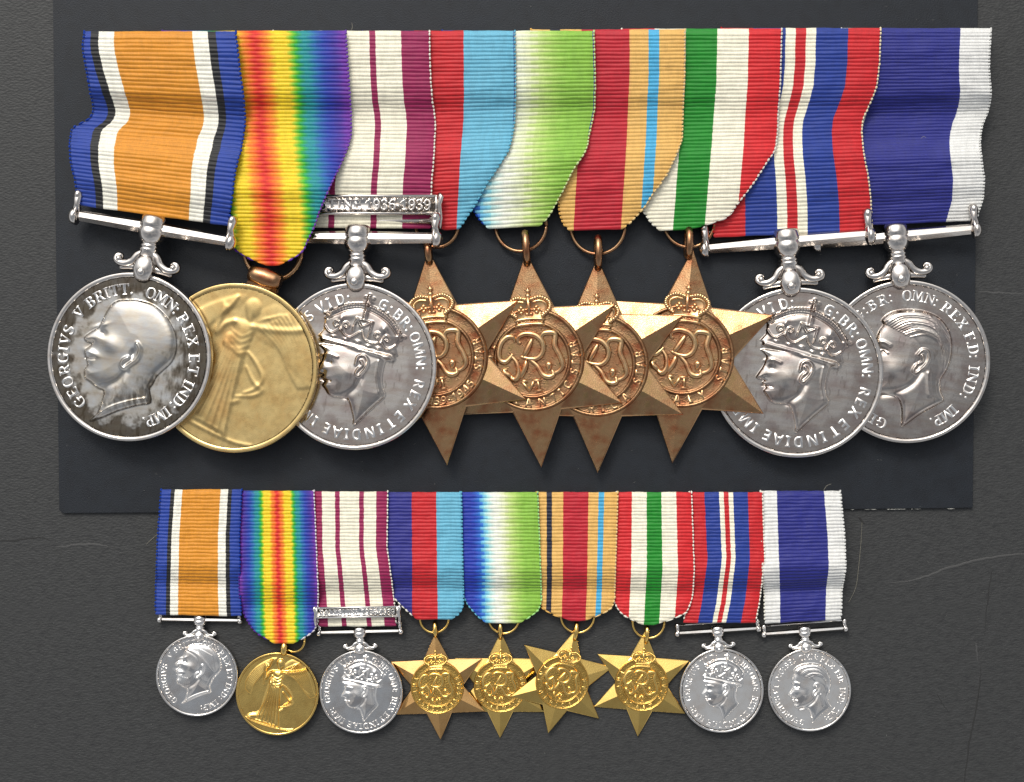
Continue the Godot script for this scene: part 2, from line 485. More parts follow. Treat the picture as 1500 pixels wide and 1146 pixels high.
func winged_figure(size: int, worn: bool) -> Relief:
	var r := Relief.new(size)
	# wings
	r.fill(spline([0.10, -0.66, 0.285, -0.84, 0.42, -0.82, 0.63, -0.70, 0.82, -0.50, 0.93, -0.22, 0.92, 0.02, 0.80, -0.06, 0.62, -0.18, 0.48, -0.30, 0.30, -0.36, 0.16, -0.42], 3, true), 0.012, 0.04, 0.006, 1)
	r.fill(spline([-0.04, -0.88, -0.30, -0.80, -0.557, -0.615, -0.74, -0.36, -0.78, -0.16, -0.69, 0.05, -0.62, -0.10, -0.52, -0.26, -0.38, -0.40, -0.26, -0.60, -0.10, -0.72], 3, true), 0.012, 0.04, 0.006, 1)
	if true:
		for k in 9:
			var f := k / 8.0
			r.line(spline([lerpf(0.20, 0.50, f), lerpf(-0.52, -0.78, f), lerpf(0.46, 0.72, f), lerpf(-0.36, -0.52, f), lerpf(0.66, 0.86, f), lerpf(-0.10, -0.12, f), lerpf(0.80, 0.94, f), lerpf(0.05, 0.00, f)], 4), 0.014, 0.016)
		for k in 7:
			var f := k / 6.0
			r.line(spline([lerpf(-0.14, -0.22, f), lerpf(-0.84, -0.66, f), lerpf(-0.52, -0.40, f), lerpf(-0.60, -0.46, f), lerpf(-0.74, -0.58, f), lerpf(-0.30, -0.20, f), lerpf(-0.76, -0.64, f), lerpf(-0.08, 0.02, f)], 4), 0.014, 0.016)
		for k in 5:
			r.line(spline([0.16 + k * 0.05, -0.60 - k * 0.03, 0.26 + k * 0.05, -0.66 - k * 0.02, 0.34 + k * 0.05, -0.62 - k * 0.01], 3), 0.012, 0.012)
	# arms
	r.line(spline([0.10, -0.53, 0.32, -0.54, 0.55, -0.58, 0.70, -0.63, 0.76, -0.62], 4), 0.040, 0.026 if worn else 0.045, false, 1)
	r.line(spline([-0.12, -0.54, -0.23, -0.48, -0.30, -0.36, -0.29, -0.55, -0.27, -0.68], 4), 0.034, 0.036, false, 1)
	r.line(spline([-0.26, -0.62, -0.20, -0.72, -0.16, -0.82], 4), 0.03, 0.02)
	r.line(spline([-0.34, -0.22, -0.32, -0.5, -0.30, -0.72], 4), 0.02, 0.018)
	# head, torso, robe
	r.fill(spline([-0.05, -0.76, 0.0, -0.84, 0.08, -0.85, 0.15, -0.78, 0.15, -0.68, 0.09, -0.62, 0.08, -0.56, 0.02, -0.58, -0.02, -0.66], 3, true), 0.032, 0.03, 0.03, 1)
	r.fill(spline([-0.16, -0.55, -0.05, -0.58, 0.10, -0.56, 0.15, -0.47, 0.12, -0.36, 0.10, -0.22, 0.06, -0.12, -0.06, -0.18, -0.20, -0.24, -0.20, -0.36, -0.12, -0.44], 3, true), 0.030, 0.03, 0.03, 1)
	r.fill(spline([-0.20, -0.30, -0.10, -0.26, 0.08, -0.22, 0.10, 0.0, 0.07, 0.30, 0.08, 0.62, 0.11, 0.84, 0.0, 0.78, -0.25, 0.70, -0.46, 0.62, -0.70, 0.60, -0.66, 0.50, -0.42, 0.42, -0.32, 0.10], 3, true), 0.024, 0.04, 0.026, 1)
	if worn:
		r.line(spline([0.05, -0.1, 0.06, 0.3, 0.07, 0.8], 3), 0.035, 0.012)
	if true:
		for k in 7:
			var f := k / 6.0
			r.line(spline([lerpf(-0.16, 0.04, f), lerpf(-0.22, -0.12, f), lerpf(-0.28, 0.05, f), 0.20, lerpf(-0.44, 0.06, f), lerpf(0.55, 0.80, f)], 4), 0.018, 0.020)
		for k in 4:
			r.line(spline([-0.14 + k * 0.02, -0.44 + k * 0.07, 0.0, -0.38 + k * 0.07, 0.11, -0.46 + k * 0.08], 3), 0.014, 0.012)
		r.line(spline([0.12, -0.22, 0.24, -0.12, 0.36, 0.04, 0.30, 0.18, 0.18, 0.26], 4), 0.03, 0.028, true, 1)
		r.line(spline([0.14, -0.05, 0.26, 0.10, 0.38, 0.18, 0.30, 0.26, 0.10, 0.32], 4), 0.03, 0.026, true, 1)
		r.line(spline([0.08, 0.40, 0.14, 0.36], 3), 0.03, 0.02)
		for k in 8:
			r.blob(-0.62 + k * 0.085, 0.60 + k * 0.022, 0.05, 0.022, 18, 0.022)
		r.line(spline([-0.74, 0.60, -0.50, 0.70, -0.1, 0.80, 0.20, 0.85, 0.42, 0.84], 4), 0.02, 0.026)
	r.soften(12 if worn else 1)
	return r


func plates(r: Relief, radius: float, amount: float, step: int, tone: Callable) -> Array:
	# meshes of the field (0), the effigy (1) and the crown (2)
	var made := []
	for which in 3:
		var v := PackedVector3Array()
		var nn := PackedVector3Array()
		var cc := PackedColorArray()
		var idx := PackedInt32Array()
		var seen := PackedInt32Array()
		seen.resize(r.n * r.n)
		seen.fill(-1)
		var k: float = radius * amount * (r.n - 1) / (2.0 * 2.0 * radius * step)
		var j := step
		while j < r.n - step * 2:
			var i := step
			while i < r.n - step * 2:
				var c := [j * r.n + i, j * r.n + i + step, (j + step) * r.n + i + step, (j + step) * r.n + i]
				var mark := r.id[c[0]]
				if mark == which:
					var inside := true
					for q in c:
						var x := r.at(q % r.n)
						var y := r.at(q / r.n)
						if x * x + y * y > 0.885:
							inside = false
					if inside:
						for q in c:
							if seen[q] < 0:
								seen[q] = v.size()
								var x := r.at(q % r.n)
								var y := r.at(q / r.n)
								v.append(Vector3(x * radius, r.h[q] * amount * radius, y * radius))
								var gx := (r.h[q + step] - r.h[q - step]) * k
								var gy := (r.h[q + step * r.n] - r.h[q - step * r.n]) * k
								nn.append(Vector3(-gx, 1.0, -gy).normalized())
								cc.append(tone.call(x, y, r.h[q], which))
						idx.append_array(PackedInt32Array([seen[c[0]], seen[c[1]], seen[c[2]], seen[c[0]], seen[c[2]], seen[c[3]]]))
				i += step
			j += step
		if v.size() == 0:
			made.append(null)
			continue
		var a := []
		a.resize(Mesh.ARRAY_MAX)
		a[Mesh.ARRAY_VERTEX] = v
		a[Mesh.ARRAY_NORMAL] = nn
		a[Mesh.ARRAY_COLOR] = cc
		a[Mesh.ARRAY_INDEX] = idx
		var m := ArrayMesh.new()
		m.add_surface_from_arrays(Mesh.PRIMITIVE_TRIANGLES, a)
		made.append(m)
	return made


# ---------------------------------------------------------------- lettering
func glyph(ch: String, face: String) -> PackedVector3Array:
	var key := face + ch
	if not glyphs.has(key):
		var f := SystemFont.new()
		f.font_names = PackedStringArray([face.trim_suffix("!")])
		f.font_weight = 700 if face.ends_with("!") else 400
		var t := TextMesh.new()
		t.font = f
		t.font_size = 64
		t.pixel_size = 1.0 / 64.0
		t.depth = 1.0
		t.curve_step = 4.0
		t.text = ch
		var a := t.get_mesh_arrays()
		var v: PackedVector3Array = a[Mesh.ARRAY_VERTEX]
		var out := PackedVector3Array()
		if a[Mesh.ARRAY_INDEX] != null and a[Mesh.ARRAY_INDEX].size():
			for i in a[Mesh.ARRAY_INDEX]:
				out.append(v[i])
		else:
			out = v
		glyphs[key] = out
		glyphs[key + "_w"] = f.get_string_size(ch, HORIZONTAL_ALIGNMENT_LEFT, -1, 64).x / 64.0
	return glyphs[key]


func cap(face: String) -> Vector2:
	# (baseline, cap height) of the face as TextMesh lays it out
	var lo := 1e9
	var hi := -1e9
	for p in glyph("H", face):
		lo = minf(lo, p.y)
		hi = maxf(hi, p.y)
	return Vector2(lo, hi - lo)


func letters_round(parts: Array, radius: float, height: float, depth: float, face: String, inward := false, smooth := false) -> ArrayMesh:
	# parts: [word, first angle, last angle], degrees clockwise from the top
	var sh := Shape.new()
	var c := cap(face)
	var k := height / c.y
	for p in parts:
		var word: String = p[0]
		var w := []
		var total := 0.0
		for ch in word:
			glyph(ch, face)
			w.append(glyphs[face + ch + "_w"])
			total += glyphs[face + ch + "_w"]
		var run := 0.0
		var span: float = total - (w[0] + w[w.size() - 1]) * 0.5
		for i in word.length():
			var mid: float = run + w[i] * 0.5 - w[0] * 0.5
			run += w[i]
			var a: float = deg_to_rad(lerpf(p[1], p[2], mid / span if span > 0.0 else 0.0))
			var out := Vector3(sin(a), 0, -cos(a))
			var up := -out if inward else out
			var right := Vector3(-up.z, 0, up.x)
			var b := Basis(right * k, up * k, Vector3.UP * depth)
			var at := Transform3D(b, out * radius - up * (c.x + c.y * 0.5) * k)
			var g := glyph(word[i], face)
			if g.size():
				sh.piece(g, at)
	return sh.mesh() if smooth else sh.lettering()


func letters_straight(word: String, length: float, height: float, depth: float, face: String) -> ArrayMesh:
	var sh := Shape.new()
	var c := cap(face)
	var k := height / c.y
	var total := 0.0
	for ch in word:
		glyph(ch, face)
		total += glyphs[face + ch + "_w"]
	var run := 0.0
	for ch in word:
		var w: float = glyphs[face + ch + "_w"]
		var x := (run + w * 0.5) / total * length - length * 0.5
		run += w
		var g := glyph(ch, face)
		if g.size():
			sh.piece(g, Transform3D(Basis(Vector3(k, 0, 0), Vector3(0, 0, -k), Vector3(0, depth, 0)), Vector3(x, 0, (c.x + c.y * 0.5) * k)))
	return sh.lettering()


# ---------------------------------------------------------------- ribbons
func stripe_texture(stops: Array, ribs: int, blend: float, seed_: int) -> ImageTexture:
	# stops: width, colour, width, colour ... across the ribbon; blend mixes neighbours where the dyed warps alternate
	var w := 512
	var hgt := ribs * 4
	var total := 0.0
	for i in range(0, stops.size(), 2):
		total += stops[i]
	var edges := PackedFloat32Array()
	var cols := []
	var run := 0.0
	for i in range(0, stops.size(), 2):
		run += stops[i] / total
		edges.append(run)
		cols.append(stops[i + 1])
	var img := Image.create_empty(w, hgt, false, Image.FORMAT_RGB8)
	var line := []
	line.resize(w)
	for odd in 2:
		for x in w:
			var u := (x + 0.5) / w
			if blend > 0.0:
				u += (0.35 * blend if odd else -0.35 * blend)
			u = clampf(u, 0.0, 1.0)
			var i := 0
			while i < edges.size() - 1 and u > edges[i]:
				i += 1
			var c: Color = cols[i]
			if blend > 0.0:
				var before: float = edges[i - 1] if i > 0 else -9.0
				if i > 0 and u - before < blend:
					c = (cols[i - 1] as Color).lerp(c, 0.5 + 0.5 * (u - before) / blend)
				elif i < edges.size() - 1 and edges[i] - u < blend:
					c = c.lerp(cols[i + 1], 0.5 - 0.5 * (edges[i] - u) / blend)
			line[x] = c
		for rib in range(odd, ribs, 2):
			for s in 4:
				var y := rib * 4 + s
				for x in w:
					var k := 1.0 + 0.09 * weave.get_noise_2d(x * 9.0 + seed_ * 77.0, rib * 13.0 + s * 2.0) + 0.04 * weave.get_noise_2d(x * 0.35, rib * 1.3 + seed_ * 31.0)
					var c: Color = line[x]
					img.set_pixel(x, y, Color(minf(c.r * k, 1.0), minf(c.g * k, 1.0), minf(c.b * k, 1.0)))
	return ImageTexture.create_from_image(img)


func along(rows: Array, f: float, key: int) -> float:
	var i := clampi(int(f), 0, rows.size() - 2)
	var a: float = rows[maxi(i - 1, 0)][key]
	var b: float = rows[i][key]
	var c: float = rows[i + 1][key]
	var d: float = rows[mini(i + 2, rows.size() - 1)][key]
	return cubic_interpolate(b, c, a, d, f - i)


func ribbon(parent: Node3D, rows: Array, stops: Array, pitch: float, o: Dictionary) -> void:
	# rows: [py, left px, right px, height mm, first u, last u] down the photograph, u being the share of the width that shows
	var lift: float = o.get("lift", 2.0) * MM
	var slant: float = o.get("slant", 0.0)
	var bow: float = o.get("bow", 0.0)
	var fine := (rows.size() - 1) * 24
	var length := PackedFloat32Array()
	length.append(0.0)
	var last := Vector3.ZERO
	for i in fine + 1:
		var f := float(i) / 24.0
		var p := spot(0.5 * (along(rows, f, 1) + along(rows, f, 2)), along(rows, f, 0), along(rows, f, 3) * MM)
		p.x = 0.0
		if i:
			length.append(length[i - 1] + p.distance_to(last))
		last = p
	var whole := length[fine]
	var ribs := int(whole / pitch)
	var per := 5
	var count := ribs * per
	var cols := 26
	var amp := pitch * 0.27
	var v := PackedVector3Array()
	var uv := PackedVector2Array()
	var j := 0
	var sides := [[], []]
	var sd: int = o.get("seed", 1)
	for i in count + 1:
		var s := whole * i / count
		while j < fine - 1 and length[j + 1] < s:
			j += 1
		var f := (j + (s - length[j]) / maxf(length[j + 1] - length[j], 1e-9)) / 24.0
		var ph := float(i % per) / per
		var bump := amp * pow(sin(PI * ph), 0.55)
		var f0 := maxf(f - 0.03, 0.0)
		var f1 := minf(f + 0.03, rows.size() - 1.0)
		var dy := (along(rows, f1, 0) - along(rows, f0, 0)) * S
		var dh := (along(rows, f1, 3) - along(rows, f0, 3)) * MM
		var tn := Vector2(dy, dh).normalized()
		var nrm := Vector3(0, tn.x, -tn.y)
		var xl := along(rows, f, 1)
		var xr := along(rows, f, 2)
		var ul := along(rows, f, 4) - 0.010 * sin(PI * ph)
		var ur := along(rows, f, 5) + 0.010 * sin(PI * ph)
		var rib := i / per
		for c in cols + 1:
			var t := float(c) / cols
			var u := lerpf(ul, ur, t)
			var wob := 0.10 * MM * weave.get_noise_2d(u * 30.0 + sd * 90.0, f * 5.0) * 3.5
			var edge := pow(absf(2.0 * t - 1.0), 8.0)
			var hh := along(rows, f, 3) * MM + lift * (u - 0.5) + bow * MM * sin(PI * u) + wob * 0.6 - edge * 0.25 * MM
			var px := lerpf(xl, xr, u) + 0.5 * weave.get_noise_2d(rib * 40.0, sd * 50.0 + u * 10.0)
			var py: float = along(rows, f, 0) + slant * (u - 0.5) * clampf(f / (rows.size() - 1.0) * 1.3 - 0.2, 0.0, 1.0) + o.get("wander", 0.8) * weave.get_noise_2d(u * 40.0 + sd * 33.0, f * 14.0)
			v.append(spot(px, py, hh) + nrm * bump - parent.position)
			uv.append(Vector2(u, float(i) / count))
		if i % per == 2:
			sides[0].append(v[v.size() - cols - 1])
			sides[1].append(v[v.size() - 1])
	var idx := PackedInt32Array()
	for i in count:
		for c in cols:
			var a := i * (cols + 1) + c
			idx.append_array(PackedInt32Array([a, a + 1, a + cols + 2, a, a + cols + 2, a + cols + 1]))
	var arr := []
	arr.resize(Mesh.ARRAY_MAX)
	arr[Mesh.ARRAY_VERTEX] = v
	arr[Mesh.ARRAY_TEX_UV] = uv
	arr[Mesh.ARRAY_INDEX] = idx
	var raw := ArrayMesh.new()
	raw.add_surface_from_arrays(Mesh.PRIMITIVE_TRIANGLES, arr)
	var st := SurfaceTool.new()
	st.create_from(raw, 0)
	st.generate_normals()
	var m := StandardMaterial3D.new()
	m.resource_name = "silk_ribbon"
	m.albedo_texture = stripe_texture(stops, ribs, o.get("blend", 0.0), sd)
	m.roughness = 0.55
	m.metallic_specular = 0.42
	m.rim_enabled = true
	m.rim = 0.4
	m.rim_tint = 0.6
	var node := put("ribbon", st.commit(), m, parent)
	# the looped threads of the two woven edges
	for side in 2:
		var tint: Array = o.get("edges", [stops[1], stops[stops.size() - 1]])
		var sh := Shape.new()
		var line: Array = sides[side]
		for i in line.size() - 1:
			var q: Vector3 = line[i]
			var nx: Vector3 = line[i + 1]
			var g := (nx - q) * 0.46
			var r := pitch * (0.28 + 0.05 * sin(i * 2.1 + sd))
			sh.tube(PackedVector3Array([q - g * 0.7, q, q + g * 0.9]), [r * 0.45, r, r * 0.45], 6)
		put("edge_stitching", sh.mesh(), cloth(tint[side]), node)


func cloth(c: Color) -> StandardMaterial3D:
	var key := "cloth" + c.to_html()
	if not mats.has(key):
		var m := StandardMaterial3D.new()
		m.albedo_color = c
		m.roughness = 0.7
		m.metallic_specular = 0.3
		mats[key] = m
	return mats[key]


# ---------------------------------------------------------------- fittings, in radii of the disc
func suspender(root: Node3D, at: Transform3D, r: float, mat: Material, mini_: bool) -> void:
	# a straight bar with two end knops, a baluster, scrolls and a claw; the frame's upper rod carries the ribbon
	var b := Shape.new()
	for s in [-1.0, 1.0]:
		var rows := []
		for i in 9:
			var t := i / 8.0
			var x: float = s * lerpf(0.10, 0.93, t)
			var hz := lerpf(0.086, 0.066, t)
			var hy := lerpf(0.075, 0.055, t)
			var z := -1.545
			var ring := PackedVector3Array()
			for q in [[-1.0, 0.1], [-0.62, 0.85], [0.25, 1.0], [0.95, 0.15], [0.8, -0.6], [-0.8, -0.6]]:
				ring.append(Vector3(x, hy * q[1], z + hz * q[0] * 0.95) * r)
			rows.append(ring)
		b.rings(rows)
	var rod := Shape.new()
	rod.tube(PackedVector3Array([Vector3(-0.94, -0.12, -1.76) * r, Vector3(0.94, -0.12, -1.76) * r]), [0.035 * r], 8)
	var bar := put("suspension_bar", b.mesh(false), mat, root, at)
	put("ribbon_rod", rod.mesh(), mat, bar)
	for s in [-1.0, 1.0]:
		var e := Shape.new()
		e.ball(Vector3(s * 0.965, 0.02, -1.53) * r, Vector3(0.07, 0.09, 0.10) * r, 14, 10)
		e.ball(Vector3(s * 0.94, 0.01, -1.55) * r, Vector3(0.035, 0.11, 0.13) * r, 14, 8)
		e.tube(PackedVector3Array([Vector3(s * 0.955, 0.03, -1.60) * r, Vector3(s * 0.945, 0.05, -1.68) * r, Vector3(s * 0.95, 0.04, -1.77) * r, Vector3(s * 0.95, 0.0, -1.82) * r]), [0.055 * r, 0.04 * r, 0.06 * r, 0.05 * r], 10)
		e.ball(Vector3(s * 0.95, 0.03, -1.785) * r, Vector3(0.055, 0.075, 0.07) * r, 12, 8)
		put("bar_end", e.mesh(), mat, bar)
	var k := Shape.new()
	var lie := Transform3D(Basis(Vector3.RIGHT, PI / 2), Vector3(0, 0, 0))     # turned about z instead of y
	k.lathe([0.02 * r, -1.70 * r, 0.125 * r, -1.695 * r, 0.15 * r, -1.66 * r, 0.158 * r, -1.60 * r, 0.16 * r, -1.565 * r, 0.145 * r, -1.55 * r, 0.16 * r, -1.535 * r, 0.165 * r, -1.48 * r, 0.15 * r, -1.42 * r, 0.115 * r, -1.37 * r, 0.095 * r, -1.355 * r,
		0.115 * r, -1.34 * r, 0.12 * r, -1.325 * r, 0.10 * r, -1.31 * r, 0.12 * r, -1.295 * r, 0.12 * r, -1.28 * r, 0.10 * r, -1.26 * r, 0.12 * r, -1.2 * r, 0.13 * r, -1.12 * r, 0.02 * r, -1.08 * r], 22, lie)
	put("baluster", k.mesh(), mat, bar)
	var c := Shape.new()
	for s in [-1.0, 1.0]:
		var path := PackedVector3Array()
		var p2 := spline([s * 0.05, -1.24, s * 0.12, -1.20, s * 0.17, -1.13, s * 0.25, -1.085, s * 0.33, -1.085, s * 0.375, -1.115, s * 0.365, -1.16, s * 0.325, -1.165, s * 0.32, -1.13], 5)
		for p in p2:
			path.append(Vector3(p.x, 0.0, p.y) * r)
		c.tube(path, [0.06 * r, 0.058 * r, 0.05 * r, 0.042 * r, 0.036 * r, 0.03 * r], 10, 1.2)
		c.ball(Vector3(s * 0.335, 0.01, -1.125) * r, Vector3(0.045, 0.06, 0.045) * r, 10, 8)
	# the foot that sits on the rim
	var foot := PackedVector3Array()
	for p in spline([-0.32, -1.03, -0.18, -1.06, 0.0, -1.07, 0.18, -1.06, 0.32, -1.03], 4):
		foot.append(Vector3(p.x, -0.02, p.y) * r)
	c.tube(foot, [0.035 * r, 0.05 * r, 0.06 * r, 0.05 * r, 0.035 * r], 8)
	put("scroll", c.mesh(), mat, bar)
	var d := Shape.new()
	d.tube(PackedVector3Array([Vector3(0, 0.06, -1.22) * r, Vector3(0, 0.09, -1.13) * r, Vector3(0, 0.10, -1.04) * r, Vector3(0, 0.085, -0.95) * r, Vector3(0, 0.06, -0.90) * r]), [0.08 * r, 0.115 * r, 0.13 * r, 0.105 * r, 0.05 * r], 16, 0.55)
	d.ball(Vector3(0, 0.165, -1.01) * r, Vector3(0.05, 0.03, 0.05) * r, 12, 8)
	put("claw", d.mesh(), mat, bar)


func disc(root: Node3D, at: Transform3D, r: float, thick: float, mat: Material, faces: Array, words: ArrayMesh, rim := 0.02) -> Node3D:
	# a struck disc: body with raised rim (the field is its own top), effigy, crown and inscription
	var sh := Shape.new()
	sh.lathe([0.02 * r, 0.0, 0.965 * r, 0.0, 0.995 * r, 0.02 * r, 1.0 * r, 0.05 * r, 1.0 * r, thick - 0.015 * r, 0.996 * r, thick + rim * 0.6 * r, 0.988 * r, thick + rim * 0.95 * r, 0.983 * r, thick + rim * r, 0.964 * r, thick + rim * r, 0.957 * r, thick + rim * 0.9 * r, 0.948 * r, thick + rim * 0.4 * r, 0.938 * r, thick - 0.004 * r, 0.93 * r, thick - 0.03 * r, 0.02 * r, thick - 0.03 * r], 128)
	var body := put("disc", sh.mesh(), mat, root, at)
	var up := Transform3D(Basis(), Vector3(0, thick, 0))
	put("field", faces[0], mat, body, up)
	if faces[1]:
		put("effigy", faces[1], mat, body, up)
	if faces[2]:
		put("crown", faces[2], mat, body, up)
	if words:
		put("inscription", words, mats.clean_silver, body, up)
	return body


func star_meshes(r: float, tall := 1.0, wide := 1.0) -> Dictionary:
	# six-pointed star with ridged arms, girdle ring, cypher and crown; words come separately
	var d := {}
	var body := Shape.new()
	var base := 0.014 * r
	var low := base + 0.010 * r
	var t := PackedVector3Array()
	var tip := []
	var notch := []
	var inner := []
	var o_tip := []
	var o_notch := []
	for k in 6:
		var a := deg_to_rad(60.0 * k)
		var b := deg_to_rad(60.0 * k + 30.0)
		var reach := tall if k % 3 == 0 else wide
		tip.append(Vector3(sin(a) * 0.985 * reach * r, low, -cos(a) * 0.985 * reach * r))
		o_tip.append(Vector3(sin(a) * reach * r, base, -cos(a) * reach * r))
		notch.append(Vector3(sin(b) * 0.462 * r, low, -cos(b) * 0.563 * r))
		o_notch.append(Vector3(sin(b) * 0.478 * r, base, -cos(b) * 0.577 * r))
		inner.append(Vector3(sin(a) * 0.47 * r, low + 0.064 * r, -cos(a) * 0.47 * r))
	var top := Vector3(0, low + 0.070 * r, 0)
	var bottom := Vector3.ZERO
	var dn := Vector3(0, -base, 0)
	for k in 6:
		var l := (k + 1) % 6
		for tri in [
			[inner[k], tip[k], notch[k]], [inner[l], notch[k], tip[l]], [inner[k], notch[k], inner[l]], [top, inner[k], inner[l]],
			[tip[k], o_tip[k], o_notch[k]], [tip[k], o_notch[k], notch[k]], [notch[k], o_notch[k], o_tip[l]], [notch[k], o_tip[l], tip[l]],
			[o_tip[k], o_tip[k] + dn, o_notch[k] + dn], [o_tip[k], o_notch[k] + dn, o_notch[k]], [o_notch[k], o_notch[k] + dn, o_tip[l] + dn], [o_notch[k], o_tip[l] + dn, o_tip[l]],
			[bottom, o_notch[k] + dn, o_tip[k] + dn], [bottom, o_tip[l] + dn, o_notch[k] + dn]]:
			t.append_array(PackedVector3Array(tri))
	body.piece(t)
	d.body = body.mesh(false)
	# girdle: a flat band between two raised borders, over a sunk centre
	var y := low + 0.070 * r
	var ring := Shape.new()
	ring.lathe([0.01 * r, y + 0.004 * r, 0.30 * r, y + 0.004 * r, 0.338 * r, y + 0.004 * r, 0.345 * r, y + 0.005 * r, 0.35 * r, y + 0.019 * r, 0.358 * r, y + 0.027 * r, 0.368 * r, y + 0.027 * r, 0.376 * r, y + 0.019 * r, 0.382 * r, y + 0.009 * r, 0.387 * r, y + 0.008 * r, 0.42 * r, y + 0.008 * r,
		0.457 * r, y + 0.008 * r, 0.463 * r, y + 0.009 * r, 0.470 * r, y + 0.019 * r, 0.478 * r, y + 0.027 * r, 0.490 * r, y + 0.027 * r, 0.498 * r, y + 0.019 * r, 0.503 * r, y - 0.01 * r, 0.503 * r, low + 0.02 * r, 0.01 * r, low + 0.02 * r], 96)
	d.ring = ring.mesh()
	d.band_y = y + 0.008 * r
	# cypher strokes, radii of the star
	var cy := Shape.new()
	var yc := y + 0.010 * r
	var strokes := [
		[-0.21, -0.19, -0.215, -0.24, -0.28, -0.25, -0.35, -0.19, -0.385, -0.085, -0.37, -0.01, -0.315, 0.01, -0.26, -0.035, -0.235, -0.07],
		[-0.26, -0.055, -0.20, 0.025, -0.185, 0.13, -0.22, 0.20, -0.26, 0.19, -0.268, 0.155],
		[-0.10, 0.01, -0.115, 0.085, -0.17, 0.19],
		[-0.30, 0.09, -0.335, 0.10, -0.325, 0.13, -0.29, 0.155, -0.255, 0.20],
		[-0.14, -0.18, -0.17, -0.19, -0.165, -0.24, -0.09, -0.27, 0.02, -0.245, 0.085, -0.165, 0.08, -0.07, 0.02, -0.005, -0.065, -0.005, -0.15, -0.035],
		[-0.02, -0.215, -0.075, -0.11, -0.125, -0.025],
		[-0.075, -0.01, 0.01, 0.07, 0.065, 0.17, 0.125, 0.20, 0.175, 0.18, 0.165, 0.13],
		[0.10, 0.085, 0.14, 0.07, 0.125, 0.13],
		[0.09, -0.20, 0.08, -0.23, 0.115, -0.265, 0.22, -0.25, 0.21, -0.13, 0.258, -0.01, 0.28, 0.085, 0.245, 0.14, 0.185, 0.165]]
	for sline in strokes:
		var path := PackedVector3Array()
		for p in spline(sline, 5):
			path.append(Vector3(p.x * 0.93 + 0.03, 0, p.y * 0.92 - 0.005) * r + Vector3(0, yc, 0))
		cy.tube(path, [0.014 * r, 0.027 * r, 0.031 * r, 0.028 * r, 0.015 * r], 8, 0.9)
	for seg in [[-0.14, 0.205, -0.07, 0.205], [-0.125, 0.21, -0.055, 0.30], [0.0, 0.21, -0.06, 0.30], [-0.02, 0.205, 0.08, 0.205], [0.045, 0.21, 0.05, 0.30], [0.015, 0.305, 0.085, 0.305]]:
		cy.tube(PackedVector3Array([Vector3(seg[0] * 0.9, 0, seg[1]) * r + Vector3(0, yc, 0), Vector3(seg[2] * 0.9, 0, seg[3]) * r + Vector3(0, yc, 0)]), [0.016 * r], 8)
	d.cypher = cy.mesh()
	# crown across the top of the girdle
	var cr := Shape.new()
	var yy := y + 0.019 * r
	var plate := spline([-0.13, -0.36, 0.13, -0.36, 0.15, -0.42, 0.225, -0.50, 0.19, -0.575, 0.10, -0.615, 0.0, -0.60, -0.10, -0.615, -0.19, -0.575, -0.225, -0.50, -0.15, -0.42], 3, true)
	var pl := PackedVector2Array()
	for p in plate:
		pl.append(p * r)
	cr.slab(pl, low + 0.03 * r, yy, 0.006 * r)
	for z in [-0.345, -0.395]:
		var path := PackedVector3Array()
		for i in 9:
			var x := lerpf(-0.145, 0.145, i / 8.0)
			path.append(Vector3(x, 0, z + x * x * 0.6) * r + Vector3(0, yy, 0))
		cr.tube(path, [0.017 * r], 8)
	for i in 7:
		var x := lerpf(-0.12, 0.12, i / 6.0)
		cr.ball(Vector3(x, 0, -0.37 + x * x * 0.6) * r + Vector3(0, yy, 0), Vector3(0.014, 0.012, 0.009) * r, 8, 6)
	for s in [-1.0, 1.0]:
		var arch := spline([s * 0.13, -0.42, s * 0.20, -0.48, s * 0.20, -0.55, s * 0.12, -0.60, s * 0.03, -0.585], 4)
		for p in arch:
			cr.ball(Vector3(p.x, 0, p.y) * r + Vector3(0, yy + 0.004 * r, 0), Vector3(0.021, 0.020, 0.021) * r, 8, 6)
		var inn := PackedVector3Array()
		for p in spline([s * 0.115, -0.43, s * 0.165, -0.48, s * 0.165, -0.535, s * 0.11, -0.565, s * 0.04, -0.555], 4):
			inn.append(Vector3(p.x, 0, p.y) * r + Vector3(0, yy, 0))
		cr.tube(inn, [0.014 * r], 6)
		for q in [[0.075, -0.455], [0.055, -0.48], [0.095, -0.48], [0.075, -0.505], [0.02, -0.44], [0.14, -0.44]]:
			cr.ball(Vector3(s * q[0], 0, q[1]) * r + Vector3(0, yy, 0), Vector3(0.023, 0.022, 0.021) * r, 8, 6)
	cr.tube(PackedVector3Array([Vector3(0, 0, -0.43) * r + Vector3(0, yy, 0), Vector3(0, 0, -0.60) * r + Vector3(0, yy + 0.006 * r, 0)]), [0.020 * r], 8)
	cr.ball(Vector3(0, 0, -0.615) * r + Vector3(0, yy, 0), Vector3(0.03, 0.03, 0.03) * r, 10, 8)
	cr.tube(PackedVector3Array([Vector3(0, 0, -0.63) * r + Vector3(0, yy - 0.006 * r, 0), Vector3(0, 0, -0.70) * r + Vector3(0, yy - 0.012 * r, 0)]), [0.014 * r], 8)
	cr.tube(PackedVector3Array([Vector3(-0.03, 0, -0.668) * r + Vector3(0, yy - 0.008 * r, 0), Vector3(0.03, 0, -0.668) * r + Vector3(0, yy - 0.008 * r, 0)]), [0.013 * r], 8)
	d.crown = cr.mesh()
	return d


